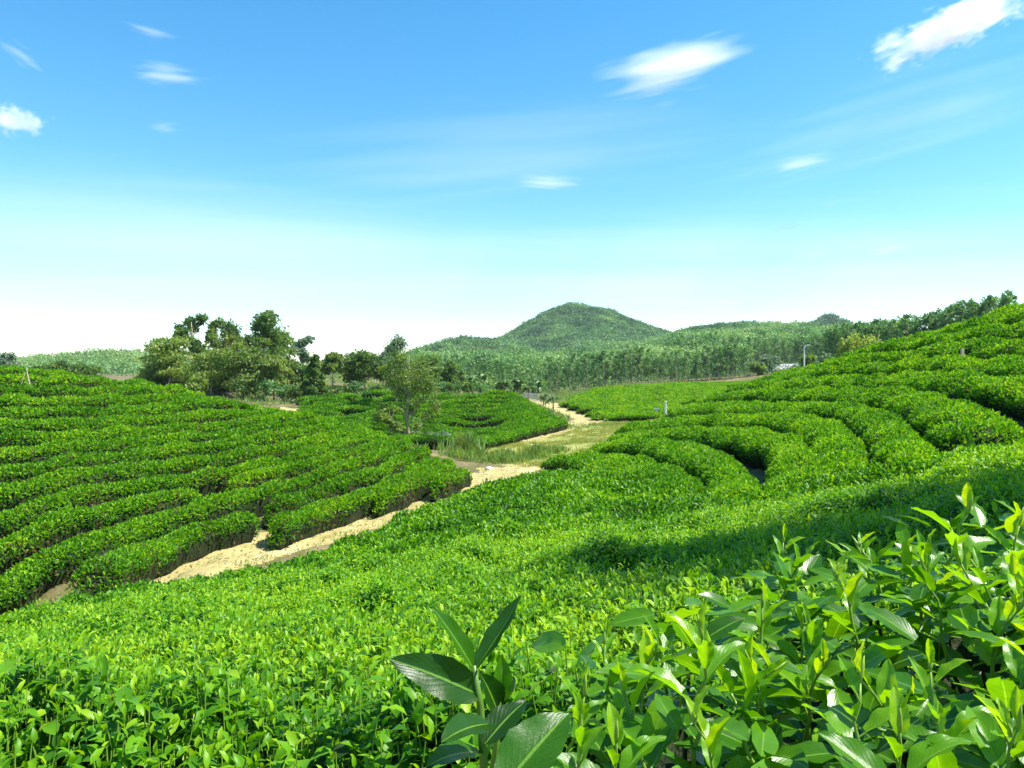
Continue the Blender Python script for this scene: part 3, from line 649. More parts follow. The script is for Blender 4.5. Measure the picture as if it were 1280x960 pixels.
GR = 'trees of the grove behind the left hill'
GROVE = [(207, 424, 72, 88, 'layer', 3600, .50, .92, 0, 'broad light green tree at the left edge of the grove, pale trunk showing'),
 (240, 392, 50, 97, 'airy', 2200, .25, .60, 0, 'tall thin bluish green tree, highest on the left of the grove'),
 (268, 397, 34, 108, 'airy', 1100, .45, .75, 0, 'faint see-through tree between the two tallest trees of the grove'),
 (288, 404, 40, 98, 'round', 2200, .18, .40, 0, 'dark pointed tree in the middle of the grove top'),
 (288, 418, 48, 90, 'round', 2400, .40, .75, .28, 'rust tinged tree below the dark pointed one in the grove'),
 (327, 394, 46, 93, 'tall', 2600, .32, .68, 0, 'tallest tree of the grove with bare pale trunk under a flat top'),
 (347, 417, 40, 97, 'layer', 2200, .35, .75, 0, 'layered green tree just right of the tallest grove tree'),
 (262, 438, 60, 84, 'layer', 3400, .55, .95, .05, 'yellowish layered tree in the middle front of the grove'),
 (302, 430, 70, 81, 'round', 4200, .35, .78, .04, 'large dense green tree at the front of the grove'),
 (340, 447, 46, 80, 'layer', 2400, .50, .92, .10, 'yellow green tree at the right front foot of the grove'),
 (244, 468, 36, 78, 'bush', 1500, .60, .98, 0, 'small bright green tree low at the front of the grove'),
 (188, 452, 40, 91, 'round', 1800, .30, .65, 0, 'low dark tree at the far left foot of the grove'),
 (222, 462, 46, 92, 'round', 2000, .25, .60, 0, 'shadowy low tree behind the small bright one in the grove'),
 (275, 462, 50, 86, 'round', 2200, .25, .60, 0, 'shadowy low tree in the middle of the grove'),
 (366, 450, 36, 100, 'round', 1800, .25, .55, 0, 'dark blue green tree at the right edge of the grove')]
for i, (px, ty, wp, d, kd, n, lo, hi, br, lb) in enumerate(GROVE):
    tree_at('grove_tree', lb, 'tree', px, ty, wp, d, kd, n, 2000 + i, group=GR, lo=lo, hi=hi, brown=br, leafm=M_tree, barkm=M_bark)
tree_at('pale_tree', 'wispy pale tree standing alone against the sky right of the grove', 'tree', 376, 420, 32, 122, 'airy', 1300, 2051, leafm=M_pale, lo=.4, hi=.9)
tree_at('conical_tree', 'dark conical drooping tree with black shade beneath, right of the grove', 'tree', 391, 446, 38, 76, 'cone', 3000, 2052, lo=.3, hi=.65, barkm=M_barkd)
LN = 'trees in the line behind the middle hill'
for i, (px, ty, wp, d, kd, n, lo, hi, lb) in enumerate([(414, 443, 34, 106, 'tall', 1900, .4, .8, 'bright green leafy tree right behind the conical tree'), (440, 450, 34, 112, 'round', 1500, .35, .7, 'low rounded tree between two taller ones behind the middle hill'),
     (455, 440, 48, 108, 'round', 2600, .28, .62, 'wide dark round tree behind the middle hill, left of the lone tree'), (484, 442, 40, 104, 'round', 2000, .3, .65, 'green round tree partly hidden by the lone tree'),
     (533, 446, 40, 112, 'layer', 1800, .35, .75, 'green layered tree just right of the lone tree'), (560, 452, 34, 120, 'round', 1400, .3, .65, 'dark round tree among the palms behind the middle hill')]):
    tree_at('broadleaf_tree', lb, 'tree', px, ty, wp, d, kd, n, 2100 + i, group=LN, lo=lo, hi=hi)
lt = at(512, 0, 46); g_ = np.random.default_rng(31); LOBES = []
for (px, py, rx, ry) in [(505, 447, 15, 9), (492, 460, 14, 11), (522, 456, 15, 10), (512, 470, 17, 11), (497, 478, 13, 9), (531, 474, 14, 10), (516, 488, 15, 9), (538, 490, 11, 8), (500, 496, 13, 9), (526, 502, 13, 7), (545, 508, 9, 7), (536, 519, 10, 6), (486, 512, 12, 9), (480, 526, 10, 9), (494, 528, 9, 7), (527, 531, 8, 6), (514, 514, 9, 8), (503, 540, 7, 5)]:
    c = P(px, py, 46) - lt; LOBES.append(((c[0], g_.normal(0, .55), c[2]), (rx / FPX * 46, rx / FPX * 46, ry / FPX * 46)))
plant('lone_tree', 'lone tall tree with slim pale trunk at the end of the left hill rows', 'tree', lt - (0, 0, .02), tree_meshes('airy', P(512, 434, 46)[2] - lt[2], 1.8, 7000, .14, 2201, M_tree, M_bark, tr=.016, lobes=LOBES, lo=.3, hi=.9, brown=.05, clump=.42))
tree_at('slender_tree', 'pale slender tree with feathery top just behind the lone tree', 'tree', 495, 421, 52, 62, 'airy', 3600, 2202, leafm=M_pale, L=.17, lo=.3, hi=.8, clump=.5)
tree_at('sapling', 'pale leafy sapling leaning out left of the lone tree trunk', 'sapling', 488, 508, 38, 44, 'airy', 1900, 2203, L=.13, lo=.5, hi=.95, leafm=M_tree)
tree_at('shrub', 'grey green shrub at the foot of the lone tree beside the meadow', 'shrub', 546, 539, 36, 41.5, 'bush', 1500, 2204, L=.13, lo=.45, hi=.8, leafm=M_pale)
tree_at('shrub', 'dark green shrub between the lone tree and the meadow shrub', 'shrub', 528, 540, 30, 43.5, 'bush', 1300, 2205, L=.13, lo=.25, hi=.55)
tree_at('flowering_shrub', 'big pale yellowish shrub on the crest of the right hill', 'shrub', 1074, 420, 56, 62, 'bush', 2600, 2206, L=.22, lo=.75, hi=1.0)
for i, (px, ty, wp, d, lb) in enumerate([(962, 444, 30, 175, 'round grey green shrub left of the small house roof'), (1012, 445, 22, 150, 'small green bush right of the street lamp foot'), (1035, 441, 26, 110, 'low pale bush below the big pale shrub'), (948, 452, 26, 170, 'low dark bush at the end of the plantation front'), (905, 452, 30, 185, 'broad bush at the plantation corner')]):
    tree_at('shrub', lb, 'shrub', px, ty, wp, d, 'bush', 700, 2300 + i, leafm=M_pale if i in (0, 2) else M_tree, lo=.4, hi=.85)
BS = 'shrubs along the upper edge of the middle hill'
for i in range(16):
    px = 345 + i * 17 + rng.uniform(-5, 5); 
    lb = ['blue green shrub beside the conical tree foot', 'leafy shrub low right of the grove'][i % 2] if i < 4 else None
    me = tree_meshes('bush', 1.9, 1.6, 520, .28, 2400 + i % 4, M_tree if i % 3 else M_acacia, M_barkd, lo=.3, hi=.7)
    p = at(px, 0, 84 if px > 420 else 78)
    plant('shrub', 'leafy green shrub in the low band behind the upper edge of the middle hill', 'shrub', p, me, BS, rng.uniform(0, 6), rng.uniform(.7, 1.2))
EL = 'trees on the skyline left of the grove'
for i, (px, ty, wp, d) in enumerate([(2, 441, 30, 140), (-30, 443, 40, 140), (62, 455, 20, 130), (76, 451, 24, 128), (96, 456, 22, 126), (112, 458, 20, 124), (45, 459, 22, 130)]):
    tree_at('skyline_tree', ['pale round treetop at the far left end of the skyline', 'pale treetop just outside the left end of the skyline', 'small green treetop just right of the stick tripod', 'largest dark treetop on the skyline left of the grove', 'green treetop next to the largest dark one on the skyline', 'lowest treetop on the skyline near the pale far hill', 'dark low treetop right above the stick tripod'][i], 'tree', px, ty, wp, d, 'round', 700, 2500 + i, group=EL, leafm=M_pale if i < 2 else M_tree, lo=.3, hi=.7)

# plantation trees: four shapes, then copies that share the meshes
def plantation(lines, group, labels, hlo, hhi, w, n, L, seed, depth, gap, leafm, first):
    g_ = np.random.default_rng(seed); prot = [tree_meshes('tall', 1.0, w, n, L, seed + q, leafm, M_bark, tr=.011, lo=.15, hi=.85, clump=.28, tall0=.30) for q in range(4)]; cnt = 0
    for row in range(depth):
        q, ss = resample(np.array([P(px, 0, d + row * gap)[:2] for px, d in lines]), gap)
        for (x, y) in q:
            x += g_.normal(0, gap * .18); y += g_.normal(0, gap * .18); hh = g_.uniform(hlo, hhi)
            r_ = plant('plantation_tree', labels[min(row, len(labels) - 1)], 'tree', (x, y, float(ground_z(x, y)) - .05), prot[cnt % 4], group, g_.uniform(0, 6.28), hh); cnt += 1
    return cnt
c1 = plantation([(688, 152), (745, 156), (830, 162), (932, 168)], 'plantation trees along the flat field', ['slim pale trunked plantation tree in the front rank behind the flat field', 'slim plantation tree standing in the ranks behind the front one'], 4.8, 7.8, .21, 360, .062, 3000, 3, 2.0, M_acacia, '')
c2 = plantation([(842, 262), (900, 262), (980, 258), (1042, 236)], 'plantation trees on the rise behind', ['tall dark trunked plantation tree in the front rank on the rise', 'tall plantation tree behind the front rank on the rise'], 8.5, 10.5, .17, 330, .055, 3100, 3, 2.8, M_acacia, '')
c3 = plantation([(1042, 132), (1100, 124), (1170, 116), (1262, 104)], 'plantation trees along the crest of the right hill', ['bushy plantation tree in the front rank over the crest of the right hill', 'bushy plantation tree in the rank behind the right hill crest'], 6.6, 8.0, .25, 620, .055, 3200, 3, 1.9, M_acacia, '')
print('plantation', c1, c2, c3)

# the woods behind, one mass each
def forest(name, label, pts, hgt, rad, n, L, seed, lo, hi, leafm=M_acacia, flat=.62):
    g_ = np.random.default_rng(seed); ac = Acc(); m = len(pts); x, y = pts[:, 0], pts[:, 1]; z = ground_z(x, y); nz = Noise2(60, seed)
    tb = np.clip(.5 * (lo + hi) + (hi - lo) * .35 * nz(x, y) + g_.normal(0, .16, m), 0.05, 1); rr = rad * g_.uniform(.65, 1.4, m); hh = hgt * g_.uniform(.7, 1.3, m)
    k = np.repeat(np.arange(m), n); u = nrm(g_.normal(0, 1, (m * n, 3)) + np.array([0, 0, .5])); q = u * g_.uniform(.75, 1.05, (m * n, 1)); q[:, 2] *= flat * 1.3
    lump = 1 + .25 * np.sin(u[:, 0] * 7 + k) * np.sin(u[:, 1] * 6 + k * 1.7)
    Pn = np.stack([x[k] + q[:, 0] * rr[k] * lump, y[k] + q[:, 1] * rr[k] * lump, z[k] + hh[k] + q[:, 2] * rr[k] * lump], 1)
    Ln = L * g_.uniform(.7, 1.3, m * n); add_leaves(ac, Pn, nrm(g_.normal(0, 1, u.shape) + .2 * u), nrm(u + np.array([0, 0, .3]) + g_.normal(0, .35, u.shape)), Ln, Ln * .7, np.clip(tb[k] + g_.normal(0, .09, m * n), 0, 1), 0, fold=.15)
    # stems under the crowns
    b = np.stack([x, y, z - .3], 1); w = rr[:, None] * .045
    for a0 in (0.0, 2.1, 4.2):
        dx = np.array([math.cos(a0), math.sin(a0), 0]); 
        dy = np.array([math.cos(a0 + 2.1), math.sin(a0 + 2.1), 0]); t = b + np.array([0, 0, 1.]) * (hh[:, None] + .3)
        v = np.stack([b + dx * w, b + dy * w, t + dy * w * .5, t + dx * w * .5], 1).reshape(-1, 3); ac.add(v, f4=np.arange(m)[:, None] * 4 + np.array([0, 1, 2, 3]), tint=.55)
    o = ac.build(name, leafm); tag(o, label, 'forest', None, 'stuff'); return o
def scatter(n, pxr, dr, seed, keep=None, dens=True):
    g_ = np.random.default_rng(seed); d = g_.uniform(dr[0], dr[1], n); px = g_.uniform(pxr[0], pxr[1], n); x = (px - 640) / FPX * d
    k = np.ones(n, bool) if keep is None else keep(px, d, x)
    return np.stack([x, d], 1)[k]
nzc = Noise2(70, 77)
forest('forest', 'pale green plantation woods rolling over the valley behind the palms', scatter(950, (515, 700), (172, 330), 41, lambda p, d, x: nzc(x, d) > -1.1), 5.0, 2.1, 46, .62, 51, .25, .95)
forest('forest', 'rolling plantation woods behind the front ranks of the flat field', scatter(950, (690, 935), (185, 330), 42, lambda p, d, x: (nzc(x, d) > -1.0) & ~((p > 810) & (d < 262) & (d > 205))), 5.5, 2.1, 46, .62, 52, .25, .95)
forest('forest', 'distant woods spreading between the valley and the mountain foot', scatter(2300, (505, 860), (300, 560), 43, lambda p, d, x: nzc(x * .6, d * .6) > -.9), 3.5, 2.8, 40, 1.15, 53, .25, .9)
forest('forest', 'dense plantation woods on the rise left of the right hill', scatter(1900, (835, 1130), (268, 560), 44), 7.5, 2.5, 42, .95, 54, .30, .95)
forest('forest', 'woods over the far low ground left of the grove', scatter(900, (-80, 540), (260, 520), 45), 1.5, 2.6, 34, 1.0, 55, .35, .9)
def on_hill(h, n, seed, lim=1.35):
    g_ = np.random.default_rng(seed); a = g_.uniform(0, 6.283, n); r = np.sqrt(g_.uniform(0, lim ** 2, n)); c, s_ = np.cos(a), np.sin(a)
    y = h.y + r * s_ * h.ry; x = h.x + r * c * np.where(c < 0, h.rl, h.rr); return np.stack([x, y], 1)[y < h.y + .5 * h.ry]
HL = ['dense woods covering the tall rounded mountain', 'woods covering the low hill at the left foot of the mountain', 'woods covering the long far ridge on the right', 'woods on the small far knob above the right ridge', 'pale woods covering the far hill left of the grove', 'woods on the saddle right of the mountain']
for i, (nm, h) in enumerate(HILLS):
    n = [7500, 1800, 3000, 700, 1300, 2000][i]
    forest('hill_forest', HL[i], on_hill(h, n, 60 + i), [2.0, 2.5, 3.0, 3.0, 3.0, 2.5][i], [2.9, 3.0, 3.0, 3.6, 2.6, 3.1][i], 34, [1.6, 1.4, 1.4, 1.9, 1.1, 1.6][i], 70 + i, [.05, .1, .25, .0, .6, .2][i], [.55, .65, .85, .5, 1., .8][i])

xs = scatter(3600, (520, 1080), (150, 330), 46, lambda p, d, x: d > np.interp(p, [520, 690, 930, 1080], [172, 152, 172, 150]))
forest('undergrowth', 'low green undergrowth on the ground beneath the plantation trees', xs, .75, 1.2, 18, .42, 56, .2, .75)
# palms
def palm_meshes(h, seed, nf=15, fl=1.0):
    g_ = np.random.default_rng(seed); tk, cr = Acc(), Acc(); zz = np.linspace(-.2, h, 7); bx = np.cumsum(g_.normal(0, .02 * h, 7)); bx -= bx[0]
    add_tube(tk, np.stack([bx, bx * .3, zz], 1), min(.16, .035 * h + .02) * np.linspace(1.25, .8, 7), 7); top = np.array([bx[-1], bx[-1] * .3, h])
    for k in range(nf):
        a = k * 2.4 + g_.uniform(-.2, .2); e = math.radians(g_.uniform(-35, 80)); t = np.linspace(0, 1, 8); L = fl * h * g_.uniform(.36, .52) / 1.0
        hx = L * t * math.cos(e); zc = L * (t * math.sin(e) - .45 * t ** 2); c = np.stack([top[0] + hx * math.cos(a), top[1] + hx * math.sin(a), top[2] + zc], 1)
        add_tube(cr, c, np.linspace(.03, .01, 8), 3, tint=.6, cap=False); S = np.array([-math.sin(a), math.cos(a), 0]); n = 22
        tt = np.repeat(np.linspace(.25, 1, n), 2); sd = np.tile([1, -1], n); p = np.stack([np.interp(tt, t, c[:, j]) for j in range(3)], 1)
        dr = np.array([math.cos(a), math.sin(a), -.1]); D = nrm(S * sd[:, None] * 1.0 + dr * .8 + np.array([0, 0, -.35]) + g_.normal(0, .12, (len(tt), 3)))
        add_leaves(cr, p, D, np.array([0, 0, 1.]) + g_.normal(0, .2, (len(tt), 3)), L * .40, L * .10, np.clip(g_.normal(.8 if e > -.2 else .45, .14), 0, 1), 0)
    return tk.mesh('trunk', M_barkd, True), cr.mesh('crown', M_palm)
PALMS = [(603, 463, 128, 'palm tree among woods left of the other palms, yellowish fronds'), (572, 462, 132, 'tall palm right of the lone tree with dark trunk'), (557, 468, 126, 'shorter palm nearest the lone tree'), (628, 474, 122, 'low bushy palm just behind the top of the middle hill'),
         (648, 472, 128, 'broad palm left of the two standing at the track end'), (661, 478, 124, 'slim palm between the broad ones at the track end'), (674, 474, 126, 'broad pale palm at the head of the forked track'), (590, 470, 124, 'palm with drooping dry fronds over the middle hill edge')]
for i, (px, ty, d, lb) in enumerate(PALMS):
    b = at(px, 0, d); h = P(px, ty, d)[2] - b[2]; plant('palm_tree', lb, 'palm tree', b, palm_meshes(h * .74, 4000 + i, 22, 1.5), 'palms behind the middle hill', rng.uniform(0, 6), 1.0)
for i, (px, by, hp, lb) in enumerate([(679, 509, 17, 'small young palm left of its twin at the track side'), (692, 512, 19, 'small young palm beside the track at the corner of the flat field')]):
    d = 88 - 4 * i; b = at(px, 0, d); plant('young_palm', lb, 'palm tree', b, palm_meshes(hp / FPX * d * .8, 4050 + i, 15, 1.3), 'young palms beside the track')

# ------------------------------------------------------------------ meadow grass, reeds, weeds
def blades(name, label, xs, ys, hl, hh, wd, seed, mat, tlo, thi, cat='grass', lean=.35):
    g_ = np.random.default_rng(seed); n = len(xs); h = g_.uniform(hl, hh, n); a = g_.uniform(0, 6.28, n); ac = Acc()
    D = nrm(np.stack([np.cos(a) * lean * g_.uniform(0, 1, n), np.sin(a) * lean * g_.uniform(0, 1, n), np.ones(n)], 1)); N = nrm(np.stack([np.cos(a + 1.2), np.sin(a + 1.2), .9 * np.ones(n)], 1)); h = h * (1 + .35 * nA(xs * .7, ys * .7))
    add_leaves(ac, np.stack([xs, ys, H(xs, ys) - .01], 1), D, N, h, wd, np.clip(g_.uniform(tlo, thi, n), 0, 1), 0, fold=.1, droop=.18)
    o = ac.build(name, mat); tag(o, label, cat, None, 'stuff'); return o
bb = MD_.min(0), MD_.max(0); g_ = np.random.default_rng(5); xs, ys = g_.uniform(bb[0][0], bb[1][0], 90000), g_.uniform(bb[0][1], bb[1][1], 90000)
k = inside(xs, ys, MD_) & (nB(xs * .8, ys * .8) + g_.normal(0, .5, len(xs)) > -.35) & (seg_dist(xs, ys, FP_)[0] > 1.0) & (seg_dist(xs, ys, SP_)[0] > 1.1); xs, ys = xs[k], ys[k]
blades('meadow_grass', 'thin dry yellow green grass covering the little meadow', xs, ys, .05, .15, .03, 6, M_grassblade, .05, .75, lean=1.1)
RL = pl([(572, 572, 35.5), (600, 576, 34.5), (640, 577, 34), (690, 570, 36)])
def along(line, n, spread, seed):
    g_ = np.random.default_rng(seed); q, ss = resample(line, .2); i = g_.integers(0, len(q), n); return q[i, 0] + g_.normal(0, spread, n), q[i, 1] + g_.normal(0, spread * 1.6, n)
x_, y_ = along(RL, 5200, .38, 7); blades('reeds', 'strip of tall green reeds across the near end of the meadow', x_, y_, .16, .42, .035, 8, M_reed, .2, 1., 'reeds', .6)
x_, y_ = along(pl([(574, 571, 36.5), (590, 571, 36.5)]), 900, .28, 9); blades('reeds', 'taller clump of reeds at the left end of the reed strip', x_, y_, .4, .85, .04, 10, M_reed, .2, .8, 'reeds', .5)
x_, y_ = along(pl([(705, 534, 54), (735, 537, 53), (775, 536, 54)]), 1300, .7, 11); blades('weeds', 'patch of green weeds in the meadow below the fork of the track', x_, y_, .07, .20, .04, 12, M_reed, .2, .9, 'weeds', .6)
# tufts along the edge of the near path
g_ = np.random.default_rng(13); q, ss = resample(NP_, .1); i = g_.integers(0, len(q), 9000); off = g_.uniform(-1.9, 1.9, 9000); T = nrm(np.gradient(q, axis=0))[i]
x_, y_ = q[i, 0] + T[:, 1] * off, q[i, 1] - T[:, 0] * off; k = (np.abs(off) + .35 * nA(x_, y_) + .25 * nB(x_, y_) > .95); blades('path_grass', 'sparse grass tufts along both edges of the sandy path', x_[k], y_[k], .03, .10, .022, 14, M_grassblade, .2, 1.0, lean=1.2)
g_ = np.random.default_rng(19); i = g_.integers(0, len(q), 900); off = g_.normal(0, .9, 900); T_ = nrm(np.gradient(q, axis=0))[i]; sx_, sy_ = q[i, 0] + T_[:, 1] * off, q[i, 1] - T_[:, 0] * off; ac = Acc()
a_ = g_.uniform(0, 6.28, 900); add_leaves(ac, np.stack([sx_, sy_, H(sx_, sy_) + .03], 1), np.stack([np.cos(a_), np.sin(a_), g_.normal(0, .2, 900)], 1), np.array([0, 0, 1.]) + g_.normal(0, .2, (900, 3)), .07, .035, g_.choice([.02, .06, .12, .3, .5], 900), 0)
tag(ac.build('leaf_litter', M_tea), 'fallen tea leaves strewn on the sandy path', 'leaf litter', None, 'stuff')
# stones and clods lying on the path
g_ = np.random.default_rng(17); i = g_.integers(0, len(q), 350); off = g_.normal(0, .75, 350); T_ = nrm(np.gradient(q, axis=0))[i]; sx_, sy_ = q[i, 0] + T_[:, 1] * off, q[i, 1] - T_[:, 0] * off; ac = Acc()
for a, b in zip(sx_, sy_):
    k = g_.uniform(.01, .032); o8 = np.array([(1, 0, 0), (0, 1, 0), (-1, 0, 0), (0, -1, 0), (0, 0, .6), (0, 0, -.5)]) * k * g_.uniform(.7, 1.3, (6, 1)); ac.add(o8 + (a, b, float(H(a, b)) + k * .2), f3=[(0, 1, 4), (1, 2, 4), (2, 3, 4), (3, 0, 4), (1, 0, 5), (2, 1, 5), (3, 2, 5), (0, 3, 5)])
tag(ac.build('gravel', noise_mat('pebble', [(.3, (.16, .13, .07)), (.7, (.36, .29, .15))], scale=3)), 'small stones and clods scattered on the sandy path', 'gravel', None, 'stuff')
# general rough grass on bare ground between the fields
xs = g_.uniform(-48, 34, 60000); ys = g_.uniform(38, 160, 60000); k = (nB(xs * .3, ys * .3) > -.4) & ~inside(xs, ys, MD_) & (seg_dist(xs, ys, FP_)[0] > 1.6) & (seg_dist(xs, ys, SP_)[0] > 1.4)
blades('rough_grass', 'rough grass on the open ground between the tea fields and the woods', xs[k], ys[k], .15, .5, .14, 15, M_reed, .2, .9, 'grass', .7)

# ------------------------------------------------------------------ small built things
def simple(name, col, rough=.6, metal=0.0, scale=8):
    return noise_mat(name, [(0.3, tuple(c * .8 for c in col)), (0.7, col)], scale=scale, rough=rough, bump=.2, spec=.4)
M_white = simple('white_paint', (.80, .80, .76)); M_conc = simple('pale_concrete', (.62, .60, .55)); M_bamboo = simple('bamboo', (.55, .45, .27)); M_stake = simple('stake_wood', (.60, .45, .28)); M_roof = simple('roof_sheet', (.66, .60, .55)); M_wall = simple('house_wall', (.55, .50, .42)); M_grey = simple('grey_wood', (.42, .41, .38))
M_lens = simple('lamp_glass', (.75, .78, .80), .2)
# stick tripod on the left hill
b = P(33, 474, 31.0); base = np.array((b[0], b[1], float(H(b[0], b[1])))); r = empty('stick_tripod', base); tag(r, 'tripod of three pale sticks tied together on the left hill crest', 'tripod'); top = P(33, 461, 31.0) - base
for k, a in enumerate((200, 330, 85)):
    f = np.array([.42 * math.cos(R(a)), .42 * math.sin(R(a)), -.05]); ac = Acc(); e = top + (top - f) * .06; add_tube(ac, [f, (f + e) / 2 + .01, e], [.016, .015, .012], 6); ac.build('stick', M_bamboo, r)
ac = Acc(); add_tube(ac, [top - (0, 0, .05), top + (0, 0, .02)], [.04, .035], 8); ac.build('binding', M_grey, r)
# wooden stake on the right hill
hp = hit(1203, 447, .72, 15, 40); b = P(1203, 447, hp[1]); gz0 = float(H(b[0], b[1])); ac = Acc(); hgt = P(1203, 436, hp[1])[2] - gz0; add_box(ac, (0, 0, hgt / 2 - .1), (.085, .06, hgt + .2), .2); add_box(ac, (0, 0, hgt + .012), (.06, .04, .03), .2)
o = ac.build('wooden_stake', M_stake); o.location = (b[0], b[1], gz0); tag(o, 'pale wooden stake standing up out of the right hill tea', 'stake')
# white post and short stake at the lane of the flat field
b = at(833, 0, 59.5); r = empty('white_post', b); tag(r, 'white concrete post at the end of the dark lane in the flat field', 'post'); h = P(833, 502, 59.5)[2] - b[2]
ac = Acc(); add_tube(ac, [(0, 0, -.2), (0, 0, h * .5), (0, 0, h)], [.085, .075, .065], 8); ac.build('shaft', M_white, r); ac = Acc(); add_tube(ac, [(0, 0, h - .01), (0, 0, h + .05)], [.09, .05], 8); ac.build('cap', M_conc, r)
b = at(822, 0, 59.8); r = empty('short_post', b); tag(r, 'short pale post with a crosspiece left of the white post', 'post'); h = P(822, 512, 59.8)[2] - b[2]
ac = Acc(); add_box(ac, (0, 0, h / 2 - .1), (.12, .12, h + .2)); ac.build('shaft', M_conc, r); ac = Acc(); add_box(ac, (0, 0, h + .05), (.42, .14, .10)); ac.build('crosspiece', M_conc, r)
# street lamp
d = 118; b = at(1007, 0, d); h = P(1007, 434, d)[2] - b[2]; r = empty('street_lamp', b); tag(r, 'pale street lamp pole with a short arm against the dark woods', 'street lamp')
ac = Acc(); add_tube(ac, [(0, 0, -.3), (0, 0, h * .5), (0, 0, h)], [.13, .11, .09], 8); ac.build('pole', M_white, r); ac = Acc(); add_tube(ac, [(0, 0, h - .1), (.15, 0, h + .12), (.45, 0, h + .28)], [.09, .08, .07], 6); ac.build('arm', M_white, r)
hd = Acc(); add_box(hd, (.62, 0, h + .33), (.55, .26, .14)); hd_o = hd.build('lamp_head', M_white, r); ac = Acc(); add_box(ac, (.64, 0, h + .25), (.40, .20, .03)); ac.build('lens', M_lens, hd_o)
# small house
d = 172; b = at(986, 0, d); r = empty('small_house', b, .25); tag(r, 'small low house with a pale gable roof beyond the flat field', 'house')
wz = P(986, 462, d)[2] - b[2]; rz_ = P(986, 455.5, d)[2] - b[2]
ac = Acc(); add_box(ac, (0, 0, wz / 2 - .2), (3.8, 4.4, wz + .4)); ac.add([(-1.9, -2.2, wz), (1.9, -2.2, wz), (0, -2.2, rz_ - .1), (-1.9, 2.2, wz), (1.9, 2.2, wz), (0, 2.2, rz_ - .1)], f3=[(0, 1, 2), (3, 5, 4)]); ac.build('walls', M_wall, r)
ac = Acc()
for s_ in (-1, 1):
    e = np.array([(0, -2.6, rz_), (s_ * 2.4, -2.6, wz - .25), (s_ * 2.4, 2.6, wz - .25), (0, 2.6, rz_)]); ac.add(np.vstack([e, e + (0, 0, .10)]), f4=[(0, 1, 2, 3), (4, 7, 6, 5), (0, 4, 5, 1), (1, 5, 6, 2), (2, 6, 7, 3), (3, 7, 4, 0)])
ac.build('roof', M_roof, r); ac = Acc(); add_box(ac, (.5, -2.23, .95), (.9, .06, 1.9)); ac.build('door', M_grey, r); ac = Acc(); add_box(ac, (-.9, -2.23, 1.2), (.8, .06, .8)); ac.build('window', M_lens, r)
# low fence at the track head
f0, f1 = at(655, 0, 118), at(690, 0, 104); r = empty('low_fence', f0); tag(r, 'low grey stake fence beside the head of the forked track', 'fence'); v = f1 - f0; n = 14
for k in range(n + 1):
    q = v * k / n; q[2] = float(H(f0[0] + q[0], f0[1] + q[1])) - f0[2]; ac = Acc(); add_box(ac, (q[0], q[1], q[2] + .45), (.16, .12, 1.3), rng.uniform(-.2, .2)); ac.build('fence_post', M_grey, r)
for zz in (.45, .85):
    ac = Acc(); q = [v * k / n for k in range(n + 1)]; q = [np.array((a[0], a[1], float(H(f0[0] + a[0], f0[1] + a[1])) - f0[2] + zz)) for a in q]; add_tube(ac, q, .06, 5); ac.build('rail', M_grey, r)
# white sack by the path
b = at(611, 0, 30.2); g_ = np.random.default_rng(3); u = np.linspace(0, np.pi, 9); v = np.linspace(0, 2 * np.pi, 15)[:-1]; uu, vv = np.meshgrid(u, v, indexing='ij'); rr = 1 + .12 * np.sin(3 * vv + 2 * uu) + .06 * np.sin(7 * vv)
V = np.stack([.15 * rr * np.sin(uu) ** .6 * np.cos(vv), .11 * rr * np.sin(uu) ** .6 * np.sin(vv), .075 + .075 * np.cos(uu) * (1 + .1 * np.sin(2 * vv))], -1).reshape(-1, 3); ix = np.arange(9 * 14).reshape(9, 14); nx = np.roll(ix, -1, axis=1)
ac = Acc(); ac.add(V, f4=np.stack([ix[:-1], ix[1:], nx[1:], nx[:-1]], -1).reshape(-1, 4)); o = ac.build('white_sack', M_white, smooth=True); o.location = tuple(b - (0, 0, .01)); tag(o, 'small white sack lying on the path near the reeds', 'sack')

# ------------------------------------------------------------------ the near bush at the lower right
def leaf_big(acc, p, D, N, L, W, tint, fold=.35, curl=.35, wave=0.02, ph=0.0, nu=13, nv=3):
    """a full tea leaf: rows along the midrib, V folded, tip curling down, finely waved margin"""
    D = D / np.linalg.norm(D); S = np.cross(D, N); S /= np.linalg.norm(S); N = np.cross(S, D); v = []; uv = []; m = 2 * nv + 1
    c = np.array(p, float); dirn = D.copy(); up = N.copy(); st = L / nu
    for i in range(nu + 1):
        t = i / nu; wd = W * .5 * (math.sin(math.pi * min(1, t * .96 + .04) ** .80) ** .78) * (1 if t < 1 else 0)
        for j in range(-nv, nv + 1):
            q = j / nv; a = abs(q); e = wave * L * math.sin(t * 17 + ph + (0 if q > 0 else 1.7)) * a * a * 1.3; wd_ = wd * (1 + (.035 if i % 2 else -.02) * (a > .99))
            v.append(c + S * q * wd_ * math.cos(fold * (1 - .25 * t)) + up * (a ** 1.15 * wd_ * math.sin(fold * (1 - .25 * t)) + e)); uv.append(((q + 1) / 2, t))
        c = c + dirn * st; ca = -curl / nu * (.35 + 1.3 * t); dirn, up = dirn * math.cos(ca) + up * math.sin(ca), up * math.cos(ca) - dirn * math.sin(ca)
    f = []
    for i in range(nu):
        for j in range(2 * nv): a = i * m + j; f.append((a, a + 1, a + m + 1, a + m))
    acc.add(v, f4=f, tint=tint, uv=uv)

